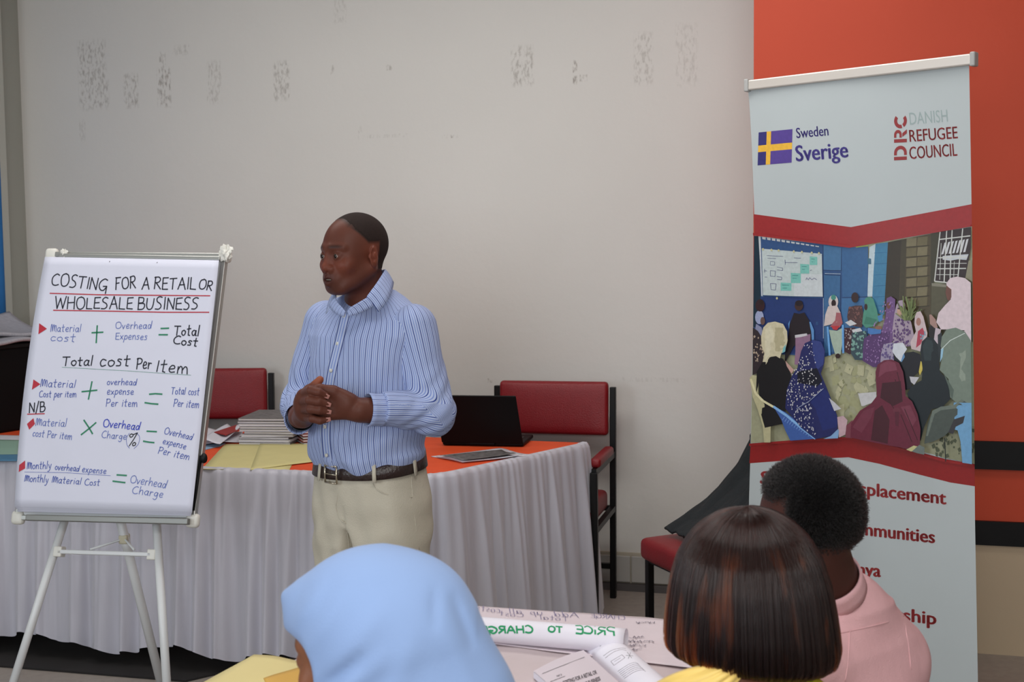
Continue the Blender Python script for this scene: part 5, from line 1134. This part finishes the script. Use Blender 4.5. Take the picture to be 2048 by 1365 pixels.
for v,f in items: n0=len(V); V+=[fl_(*q)+up*.0004 for q in v]; F+=[tuple(i+n0 for i in g) for g in f]
o=mk('lettering',V,F,M_ib,bk); o['kind']='stuff'
mk('rule_line',*ribbons([[(1085,1348.6),(1128,1331.5),(1169,1315.5)]],.0013,fl_,up,.0006),M_ib,bk); mk('rule_line',*ribbons([[(1101,1364.7),(1130,1353.7)]],.0013,fl_,up,.0006),M_ib,bk)
fc=hitW(bvC); mk('rule_line',*ribbons([catmull([(1200,1293.7),(1213.6,1284.4),(1227.5,1283),(1237,1284.4)],4)],.0012,fc,vw,.0003),M_ib,bk)
M_ig=mat('print_grey_text',(128,116,126),.6); tl=[]
def dash(P,n=16):
    P=catmull(P,6); out=[]; L=len(P)-1; i=0.
    while i<L-1: 
        j=min(i+random.uniform(1.2,3.4),L); f=lambda t:tuple(P[int(t)]*(1-(t-int(t)))+P[min(int(t)+1,L)]*(t-int(t))); out.append([f(i),f((i+j)/2),f(j)]); i=j+.35
    return out
for a in([(1207,1312.7),(1223,1302),(1240,1297.5),(1251,1298)],[(1210.6,1317),(1227.5,1305),(1243,1300.5),(1253,1302.5)]): tl+=dash(a)
for i in range(6): k=i/5; tl+=dash([(1235.5+13*k,1344+14*k),(1257+11.5*k,1330+15*k),(1270+14*k,1326+15*k),(1277+14*k,1329+15*k)])
o=mk('lettering',*ribbons(dense(tl,1.5),.0010,fc,vw,.0003),M_ig,bk); o['kind']='stuff'
mk('printed_box',*ribbons(dense([[(1221.6,1323.7),(1244,1310.5)],[(1244,1310.5),(1250,1316.4)],[(1250,1316.4),(1228,1331.8)],[(1228,1331.8),(1221.6,1323.7)],[(1229,1324),(1241,1317)]]),.0009,fc,vw,.0003),M_ig,bk)['kind']='stuff'
mk('star_doodle',*ribbons(dense([[(1254,1305),(1263,1317)],[(1262,1304),(1257,1318)],[(1252,1312),(1266,1313)]]),.001,fc,vw,.0003),M_ib,bk)['kind']='stuff'
# manila paper and folder at the near left
sheet('manila_sheet',[(508,1311),(600,1324),(660,1420),(395,1378)],zT2+.012,M_yel2:=mat('manila_warm',(216,200,140),.7,noise=.03),'yellow manila sheet on the front table beside the woman in the light blue hijab','paper',.0009,.006)
sheet('manila_folder',[(527,1359),(600,1336),(640,1400),(545,1400)],zT2+.024,mat('folder_ochre',(206,160,70),.6,noise=.05),'ochre folder on the yellow sheet, beside the face of the woman in the hijab','folder',.0014,.002)
# ================================================================ seated people
def hair_curves(name,P,rad,m,root):
    """P (strands, points, 3) world coordinates"""
    o0=ORG[root.name]; c=bpy.data.hair_curves.new(name); n,k=P.shape[:2]; c.add_curves([k]*n)
    c.points.foreach_set('position',(P-o0).astype(np.float32).ravel()); a=c.attributes.get('radius') or c.attributes.new('radius','FLOAT','POINT')
    r=np.tile(np.linspace(1,.55,k)*rad,n).astype(np.float32); a.data.foreach_set('value',r)
    c.materials.append(m); o=bpy.data.objects.new(name,c); COL.objects.link(o); o.parent=root; o['kind']='stuff'; return o
def hair_mat(name,rgb,rough=.25,tips=None,z=None):
    m=bpy.data.materials.new(name);m.use_nodes=True;N=m.node_tree;N.nodes.clear();L=N.links.new
    o=N.nodes.new('ShaderNodeOutputMaterial');h=N.nodes.new('ShaderNodeBsdfHairPrincipled');h.parametrization='COLOR';h.inputs['Color'].default_value=lin(rgb);h.inputs['Roughness'].default_value=rough;h.inputs['Radial Roughness'].default_value=.4;h.inputs['Random Roughness'].default_value=.3;h.inputs['IOR'].default_value=1.43
    L(h.outputs[0],o.inputs[0])
    if tips:
        ci=N.nodes.new('ShaderNodeHairInfo');mr=N.nodes.new('ShaderNodeMapRange');mr.inputs[1].default_value=.25;mr.inputs[2].default_value=1.;L(ci.outputs['Intercept'],mr.inputs[0])
        tc=N.nodes.new('ShaderNodeTexCoord');nz=N.nodes.new('ShaderNodeTexNoise');nz.inputs['Scale'].default_value=16;mp=N.nodes.new('ShaderNodeMapping');mp.inputs['Scale'].default_value=(2.2,2.2,.25);L(tc.outputs['Object'],mp.inputs[0]);L(mp.outputs[0],nz.inputs['Vector'])
        n2=N.nodes.new('ShaderNodeMapRange');n2.inputs[1].default_value=.56;n2.inputs[2].default_value=.72;sx=N.nodes.new('ShaderNodeSeparateXYZ');L(tc.outputs['Object'],sx.inputs[0]);m4=N.nodes.new('ShaderNodeMapRange');m4.inputs[1].default_value=-.03;m4.inputs[2].default_value=-.12;m4.inputs[3].default_value=0;m4.inputs[4].default_value=.17;L(sx.outputs['X'],m4.inputs[0]);a4=N.nodes.new('ShaderNodeMath');L(m4.outputs[0],a4.inputs[0]);L(nz.outputs['Fac'],a4.inputs[1]);L(a4.outputs[0],n2.inputs[0])
        mu=N.nodes.new('ShaderNodeMath');mu.operation='MULTIPLY';L(mr.outputs[0],mu.inputs[0]);L(n2.outputs[0],mu.inputs[1])
        x=N.nodes.new('ShaderNodeMix');x.data_type='RGBA';L(mu.outputs[0],x.inputs[0]);x.inputs[6].default_value=lin(rgb);x.inputs[7].default_value=lin(tips);L(x.outputs[2],h.inputs['Color'])
    return m
def simple_hand(w,d,n,k=1.):
    """relaxed five fingered hand from wrist w, pointing d, back of hand facing n"""
    d=unit(d); n=unit(n-d*(n@d)); s=np.cross(d,n); L=[ell(w+d*.045,(.040*k,.036*k,.016*k),np.array([d,s,n]),.015)]
    for j,(o,l) in enumerate(((-.030,.070),(-.010,.080),(.010,.076),(.029,.060))):
        a=w+d*.08*k+s*o*k; b=a+d*l*.5*k-n*.008; c=b+d*l*.42*k-n*.020; L+=[cap(w+d*.02,a,.016*k,.0095*k,.01),cap(a,b,.0092*k,.0082*k,.004),cap(b,c,.0082*k,.0066*k,.003)]
    t=w+d*.03*k-s*.030*k; L+=[cap(w+d*.012,t,.016*k,.0115*k,.01),cap(t,t+d*.04*k-s*.018*k-n*.012,.0105*k,.0085*k,.004)]; return L
def sit(root,cx,cy,b,zs,hd,neckto,skincol,topm,legm,arms,shw=.17,topname='shirt',ex_top=(),legname='trousers',torso=(.155,.11),gridstep=.005,nr=.052,sleeve=.056,post=None,headstep=.0028,yaw_t=None):
    g=np.array([math.sin(b),math.cos(b),0]); l=np.array([-g[1]*-1*-1,g[0],0]); l=np.array([-g[1],g[0],0])*1.0   # g forward, l his left
    l=np.array([-math.cos(b),math.sin(b),0]); c=np.array([cx,cy,0]); yaw=-b+PI
    SL=[];TP_=[]
    BD=head(hd,neckto,nr)+[loft([(.47,0,0,torso[0]*.9,torso[1]*.9),(.6,0,0,torso[0]*.8,torso[1]*.85),(zs-.12,0,0,torso[0]*.9,torso[1]*.85),(zs-.02,0,0,torso[0]*.6,torso[1]*.6),(zs+.03,0,0,.05,.05)],.03,org=(cx,cy),yaw=yaw),cap(neckto,(cx,cy,zs-.02),nr,.07,.03)]
    TP_+=[loft([(.44,0,.0,torso[0]*1.08,torso[1]*1.15),(.58,0,0,torso[0],torso[1]*1.08),(zs-.16,0,0,torso[0]*1.1,torso[1]*1.05),(zs-.05,0,0,torso[0]*.98,torso[1]*.86),(zs+.01,0,0,torso[0]*.55,torso[1]*.6)],.03,org=(cx,cy),yaw=yaw)]
    lo=np.array([cx-.42,cy-.36,0.]);hi=np.array([cx+.42,cy+.75,0.])
    for q,(sh,el_,wr) in zip((1,-1),arms):
        sh,el_,wr=[np.array(v,float) for v in(sh,el_,wr)]
        BD+=[cap(sh,el_,.045,.036,.02),cap(el_,wr,.036,.024,.02)]+simple_hand(wr,wr-el_,np.array([0,0,1.]),.92)
        TP_+=[cap(neckto+(0,0,-.05),sh,.05,sleeve,.04),cap(sh,el_,sleeve,sleeve*.82,.025),cap(el_,el_+(wr-el_)*.9,sleeve*.82,sleeve*.62,.02)]
    LG=[loft([(.44,0,0,torso[0]*1.05,torso[1]*1.1),(.58,0,0,torso[0]*.98,torso[1]*1.02)],.03,org=(cx,cy),yaw=yaw)]
    for q in(1,-1):
        h=c+l*q*.085+(0,0,.53); k=h+g*.40+l*q*.02+(0,0,.0); a=k+g*.02+(0,0,-.44)
        BD+=[cap(h,k,.07,.052,.02),cap(k,a,.048,.035,.02),cap(a+(0,0,-.04),a+g*.13+(0,0,-.055),.034,.026,.02)]; LG+=[cap(h,k,.088,.066,.03),cap(k,a,.066,.052,.02)]
        V,F=surface([cap(a+(0,0,-.035),a+g*.15+(0,0,-.05),.044,.034,.02)],*(np.arange(x0,x1,.007) for x0,x1 in zip((a-.22)*(1,1,0),a+.26)),lambda D,X,Y,Z:np.maximum(D,.002-Z)); mk('shoe',V,F,M_covk,root,True)
    zc=float(hd.o[2]); ax_=lambda lo,hi,h: axis(lo,.010,h-.13,headstep,h+.13,.010,hi)
    V,F=surface(BD,ax_(cx-.5,cx+.5,hd.o[0]),ax_(cy-.4,cy+.85,hd.o[1]),axis(.0,.010,min(zs+.0,zc-.19),headstep,zc+.16)); V=smooth_mesh(V,F,1,.3); body=mk('body',V,F,skincol[0],root,True,cols=skin_cols(V,hd,skincol[1]))
    top=mk(topname,*((lambda vf:(smooth_mesh(vf[0],vf[1],2,.4),vf[1]))(surface(TP_+list(ex_top),np.arange(cx-.5,cx+.5,gridstep),np.arange(cy-.35,cy+.6,gridstep),np.arange(.42,zs+.16,gridstep),post))),topm,root,True)
    mk(legname,*((lambda vf:(smooth_mesh(vf[0],vf[1],2,.4),vf[1]))(surface(LG,np.arange(cx-.45,cx+.45,.01),np.arange(cy-.3,cy+.8,.01),np.arange(.05,.66,.01)))),legm,root,True)
    return V,F,body,top
def stool(x,y,label):
    t=empty('stool',(x,y,0),0,label,'stool','low padded stools of the seated listeners'); 
    mk('seat',*mv(rbox((.36,.36,.05),.02),(x,y,.405)),M_red,t,True)
    for i in(-1,1):
        for j in(-1,1): mk('leg',*tube([(x+i*.16,y+j*.16,0),(x+i*.14,y+j*.14,.385)],.013,8),M_cf,t)
    mk('crossbar',*join(tube([(x-.15,y,.15),(x+.15,y,.15)],.008,6)),M_cf,t)
def cloth_post(seed,am=.003,fr=34):
    def f(D,X,Y,Z):
        w=am*np.sin(fr*(X*.8+Z*.9)+2*np.sin(fr*.5*(Z-Y))+seed)+am*.7*np.sin(fr*1.5*(Y*.7-Z*.6)+2*np.sin(fr*.4*X)+seed*2); return D+np.where(np.abs(D)<.03,w,0)
    return f
# ---- woman in the light blue hijab
SKB=(128,82,58)
c1=atY(742,1247,1.62); h1=HF((0,0,0),-math.radians(113),math.radians(12),.97); h1.o=c1-h1.R@(np.array([0,.018,.03])*h1.s)
X1,Y1=-.125,1.60; r1=empty('person',(X1,Y1,0),0,'seated woman in a light blue hijab seen from behind, head turned aside','person')
M_hij=mat('hijab_light_blue',(136,162,206),.9,noise=.02,nscale=5,sheen=.1,bump=.06,bscale=300); M_sk2=skin_mat('skin_warm_brown',SKB)
sit(r1,X1,Y1,.1,.86,h1,np.array([-.135,1.61,.90]),(M_sk2,SKB),M_hij,mat('skirt_navy',(40,48,84),.8),[((-.29,1.63,.80),(-.36,1.80,.60),(-.24,2.0,.56)),((.035,1.60,.80),(.12,1.78,.60),(.04,1.98,.56))],topname='dress',legname='skirt')
q1=lambda x,y,Y:atY(x,y,Y)
cr=h1.P(0,.018,.03); Mh=h1.M()
HJ=[ell(cr,np.array([.091,.110,.092]),Mh,.02),cap(cr+(0,0,.012),q1(612,1206,1.63),.078,.026,.03),cap(q1(640,1215,1.63),q1(572,1192,1.635),.03,.004,.02),
    cap(cr,q1(700,1390,1.63),.09,.095,.04),cap(q1(845,1222,1.60),q1(925,1375,1.585),.052,.055,.05),cap(q1(800,1300,1.60),q1(850,1480,1.60),.10,.12,.05),
    cap((-.30,1.62,.80),(.04,1.58,.79),.075,.075,.06),cap(q1(690,1400,1.63),(-.16,1.70,.72),.09,.07,.05),cap((-.13,1.6,.86),(-.13,1.6,.62),.14,.15,.06)]
cu=q1(502,1368,1.63); dv_=unit(cu-CC); HJ+=[cap(cu-dv_*.10,cu+dv_*.16,.078,.078,.008,'s')]
HJ+=[ell(h1.P(0,-.05,-.02),(.066,.085,.085),Mh,.01,'s')]
def hjpost(D,X,Y,Z):
    bx,bz=q1(575,1195,1.63)[0],q1(575,1195,1.63)[2]; w=0
    for (x0,y0),(x1,y1),am,sg in(((640,1180),(585,1260),.0035,.010),((700,1165),(618,1300),.004,.012),((760,1210),(660,1340),.0045,.016),((730,1290),(640,1375),-.006,.008),((775,1290),(690,1375),.005,.012),((830,1260),(790,1380),.004,.016),((868,1180),(872,1240),-.004,.006),((905,1200),(945,1290),-.005,.006),((880,1230),(960,1380),.004,.012),((660,1370),(720,1330),.005,.008)):
        a=q1(x0,y0,1.55);b=q1(x1,y1,1.55);dx,dz=b[0]-a[0],b[2]-a[2];L2=dx*dx+dz*dz; t=np.clip(((X-a[0])*dx+(Z-a[2])*dz)/L2,0,1); d=np.sqrt((X-a[0]-t*dx)**2+(Z-a[2]-t*dz)**2); w=w-am*np.exp(-(d/sg)**2)*np.sin(np.pi*np.clip(t*.9+.05,0,1))**.5
    w=w*(Y<1.66)
    return D+np.where(np.abs(D)<.03,w,0)
V,F=surface(HJ,np.arange(-.55,.2,.004),np.arange(1.38,1.95,.004),np.arange(.55,1.2,.004),hjpost); V=smooth_mesh(V,F,3,.45); mk('hijab',V,F,M_hij,r1,True); stool(X1,Y1-.02,'padded stool under the woman in the light blue hijab')
eyes(h1,r1,0)
# ---- woman with the dark brown bob
c2=atY(1493,1158,1.85); h2=HF((0,0,0),PI+.18,math.radians(4),.95); h2.o=c2-h2.R@(np.array([0,.018,.03])*h2.s)
X2,Y2=.315,1.84; r2=empty('person',(X2,Y2,0),0,'seated woman with a glossy dark brown bob and yellow floral blouse','person')
def floral():
    m=mat('floral_yellow',(214,206,60),.6,spec=.4);N=m.node_tree;L=N.links.new;b=N.nodes['Principled BSDF'];tc=N.nodes.new('ShaderNodeTexCoord')
    nz=N.nodes.new('ShaderNodeTexNoise');nz.inputs['Scale'].default_value=22;L(tc.outputs['Object'],nz.inputs['Vector'])
    v=N.nodes.new('ShaderNodeTexVoronoi');v.inputs['Scale'].default_value=34;ad=N.nodes.new('ShaderNodeVectorMath');ad.operation='MULTIPLY_ADD';ad.inputs[1].default_value=(.03,.03,.03);L(nz.outputs['Color'],ad.inputs[0]);L(tc.outputs['Object'],ad.inputs[2]);L(ad.outputs[0],v.inputs['Vector'])
    cr_=N.nodes.new('ShaderNodeValToRGB');e=cr_.color_ramp.elements;e[0].position=0;e[0].color=lin((230,222,205));e[1].position=1;e[1].color=lin((196,196,30))
    for p,c in((.22,(222,214,196)),(.27,(96,84,60)),(.31,(214,206,40)),(.5,(206,204,34)),(.56,(120,124,40)),(.62,(222,200,60))): q=e.new(p);q.color=lin(c)
    L(v.outputs['Distance'],cr_.inputs[0])
    n3=N.nodes.new('ShaderNodeTexNoise');n3.inputs['Scale'].default_value=14;L(tc.outputs['Object'],n3.inputs['Vector']);r3=N.nodes.new('ShaderNodeMapRange');r3.inputs[1].default_value=.55;r3.inputs[2].default_value=.58;L(n3.outputs['Fac'],r3.inputs[0])
    x=N.nodes.new('ShaderNodeMix');x.data_type='RGBA';L(r3.outputs[0],x.inputs[0]);L(cr_.outputs[0],x.inputs[6]);x.inputs[7].default_value=lin((150,116,100));L(x.outputs[2],b.inputs['Base Color']);return m
M_flo=floral(); SK3=(120,74,54)
sh2l=atY(1402,1424,1.86); sh2r=atY(1590,1432,1.84); nk2=atY(1468,1372,1.845)
sit(r2,X2,Y2,.05,.855,h2,nk2,(skin_mat('skin_brown_warm',SK3),SK3),M_flo,mat('skirt_olive',(70,72,50),.8),[(tuple(sh2l),(X2-.27,Y2+.10,.62),(X2-.13,Y2+.27,.57)),(tuple(sh2r),(X2+.20,Y2+.12,.60),(X2+.08,Y2+.27,.57))],shw=.15,topname='blouse',legname='skirt',torso=(.145,.11),post=cloth_post(2.))
# yellow satin sleeve panel over her left shoulder
pan=[atY(*q) for q in((1303,1372,1.80),(1345,1350,1.78),(1395,1334,1.775),(1450,1326,1.775))]; pan2=[atY(*q) for q in((1310,1460,1.76),(1375,1430,1.75),(1440,1402,1.745),(1492,1345,1.765))]
pa,pb=catmull(pan,6),catmull(pan2,6)
def panel(u,v): i=u*(len(pa)-1);k=min(int(i),len(pa)-2);t=i-k; p=(pa[k]*(1-t)+pa[k+1]*t)*(1-v)+(pb[k]*(1-t)+pb[k+1]*t)*v; return p+np.array([0,-.012,.006])*math.sin(v*PI)+np.array([0,-.002,0])*math.sin(v*26)
mk('shoulder_panel',*grid(panel,18,24),mat('satin_yellow',(240,206,112),.45,sheen=.3,noise=.03),r2,True,solid=.003)
prof=np.array([(0,.0,.02),(.006,.035,.0),(.02,.062,0),(.045,.088,0),(.08,.108,0),(.12,.120,0),(.16,.127,0),(.20,.132,0),(.228,.133,0),(.243,.128,0),(.2515,.115,0),(.2545,.098,0),(.252,.084,0)])
pz,prr=prof[:,0],prof[:,1]; plen=np.concatenate([[0],np.cumsum(np.hypot(np.diff(pz),np.diff(prr)))]); top2=atY(1497,1014,1.85)
def bobP(al,s,lay,tw):
    """point on the bob: angle al, arc length s (0..1), inward layer lay"""
    L_=s*plen[-1]; z=np.interp(L_,plen,pz);r=np.interp(L_,plen,prr)*(1-lay)
    slant=.010*np.cos(al)*(z/.25)          # lower towards one side
    rx_,ry_=1.0,.86
    return np.stack([top2[0]+(z/.25)*.006+rx_*r*np.cos(al+tw),top2[1]+ry_*r*np.sin(al+tw),top2[2]-z*.93-lay*.02+0*r-slant],-1)
ng=np.random.default_rng(4); n=15000; K=16
al=ng.uniform(0,2*PI,n)
frontgap=np.abs(((al-(PI/2+.18))+PI)%(2*PI)-PI)<.62; al=al[~frontgap]; n=len(al)
s0=ng.uniform(0,1,n)**2.2*.12+(ng.random(n)<.25)*ng.uniform(0,.3,n); s1=ng.uniform(.955,1.,n)-(ng.random(n)<.1)*ng.uniform(0,.06,n); lay=ng.uniform(0,1,n)**1.6*.13
clump=.020*np.sin(al*23)+.012*np.sin(al*61+1)+.008*np.sin(al*113)
t=np.linspace(0,1,K)[None,:]; S_=s0[:,None]*(1-t)+s1[:,None]*t
AL=al[:,None]+clump[:,None]*t*1.2+0*t; tw=.02*np.sin(al*9)[:,None]*t
P=bobP(AL,S_,lay[:,None]+(.012*(1+np.sin(al*31+2*np.sin(al*7)))+.010*(1+np.sin(al*77)))[:,None]*t,tw); P+=ng.normal(size=(n,1,3))*.0007
M_bob=hair_mat('hair_dark_brown',(28,14,12),.17,tips=(150,72,36))
hair_curves('hair',P,.00042,M_bob,r2)
def bobcap(u,v):
    a=PI/2+.18+.55+u*(2*PI-1.1); p=bobP(np.array(a),np.array(v*.985),np.array(.10),0); return p
V,F=grid(bobcap,60,30); mk('hair_base',V,F,mat('hair_under',(22,12,11),.5,bump=.4,bscale=300,stretch=(4,4,.3)),r2,True,solid=.004)
eyes(h2,r2,0); stool(X2,Y2-.02,'padded stool under the woman with the brown bob')
# ---- man in the pink shirt
c3_=atY(1622,1020,2.2); h3=HF((0,0,0),PI+.5,math.radians(6),.97); h3.o=c3_-h3.R@(np.array([0,.018,.03])*h3.s)
X3,Y3=.60,2.26; r3=empty('person',(X3,Y3,0),0,'seated man with short black hair and pink shirt seen from behind','person')
M_pink=mat('pink_twill',(216,168,172),.8,noise=.03,nscale=60,bump=.25,bscale=700,stretch=(1,1,.3)); SK4=(72,42,36); M_sk4=skin_mat('skin_dark_brown',SK4)
nk3=atY(1668,1200,2.24); sR=atY(1778,1318,2.33); sL3=atY(1612,1330,2.16)
ex=[cap(nk3+(0,0,.0),atY(1715,1225,2.25),.052,.045,.04),cap(atY(1700,1205,2.26),sR+(-.01,0,.01),.05,.06,.05),cap(nk3+(0,0,-.01),nk3+(.004,.0,.10),.050,.058,.012,'s')]
V3,F3,b3,t3=sit(r3,X3,Y3,-.72,.86,h3,nk3,(M_sk4,SK4),M_pink,mat('trouser_charcoal',(48,50,58),.8),[(tuple(sL3),(X3-.22,Y3-.10,.62),(X3-.33,Y3+.08,.60)),(tuple(sR),tuple(atY(1790,1560,2.36)),(X3-.02,Y3+.33,.58))],torso=(.165,.115),post=cloth_post(5.,.0025,26),sleeve=.062,ex_top=ex,nr=.054,gridstep=.0045)
bv3=BVHTree.FromPolygons([tuple(np.array(v.co)+ORG[r3.name]) for v in t3.data.vertices],[tuple(p.vertices) for p in t3.data.polygons])
def hit3(x,y):
    h=bv3.ray_cast(Vector(CC),Vector(unit(ray(x,y)))); return np.array(h[0]) if h[0] is not None else None
def sm3(P,nm,r=.0013):
    L_=[hit3(*q) for q in P]; L_=[p for p in L_ if p is not None]
    if len(L_)>2: mk(nm,*tube(catmull(L_,3),r,6),M_pink,t3,True)
sm3([(1672,1268),(1700,1263),(1740,1254),(1775,1245),(1808,1233)],'yoke_seam'); sm3([(1700,1262),(1698,1300),(1694,1340),(1690,1364)],'pleat_line'); sm3([(1808,1233),(1812,1262),(1818,1300),(1822,1340)],'sleeve_seam')
# collar band
Vc=[];n=40
u3=unit(np.array(h3.P(0,.03,-.05))-nk3); A,Bx,_=frame(u3)
for t_ in(0,.33,.66,1):
    for k in range(n): s_=2*PI*k/n; Vc.append(nk3+u3*(.022+.040*t_)+np.array([.0,0,0])+(A*math.cos(s_)+Bx*math.sin(s_))*(.0625-.002*t_))
mk('collar',Vc,[(i*n+k,i*n+(k+1)%n,(i+1)*n+(k+1)%n,(i+1)*n+k) for i in range(3) for k in range(n)],M_pink,t3,True,solid=.004)
def w3(q,off=0.):
    x,y,z=q[:,0],q[:,1],q[:,2];ax=np.abs(x)
    top=np.minimum((z-.045-.35*np.clip(-y-.02,0,.1)-off)/.03,(y+.062-off)/.012); back=np.minimum((y-.030-off)/.02,(z+.045-off)/.03); return np.clip(np.maximum(top,back),0,1)*((ax<.074)|(z>.03)|(y>.036))
scalp(V3,F3,h3,lambda q:w3(q,.0)>.5,.004,mat('scalp_hair_black',(14,12,12),.9),r3,'hair_base')
N3=vnormals(V3,F3); q3=h3.inv(V3); wv=w3(q3); wv=np.where(q3[:,2]>-.08,wv,0); pr_=wv**1.5; ids=ng.choice(len(V3),30000,p=pr_/pr_.sum())
ln_=(.004+.011*wv[ids])*ng.uniform(.6,1.1,len(ids)); base=V3[ids]+ng.normal(size=(len(ids),3))*.0012; ph0=ng.uniform(0,6.3,len(ids)); a3=np.cross(N3[ids],ng.normal(size=(len(ids),3))); a3/=np.linalg.norm(a3,axis=1)[:,None]; b3_=np.cross(N3[ids],a3)
P=np.stack([base+N3[ids]*(ln_*t_)[:,None]+(a3*np.cos(ph0+t_*9)[:,None]+b3_*np.sin(ph0+t_*9)[:,None])*(.0016*min(1,t_*3)) for t_ in np.linspace(0,1,7)],1)
hair_curves('hair',P,.00032,hair_mat('hair_black',(12,10,10),.45),r3)
eyes(h3,r3,0); stool(X3+.02,Y3-.02,'padded stool under the man in the pink shirt')
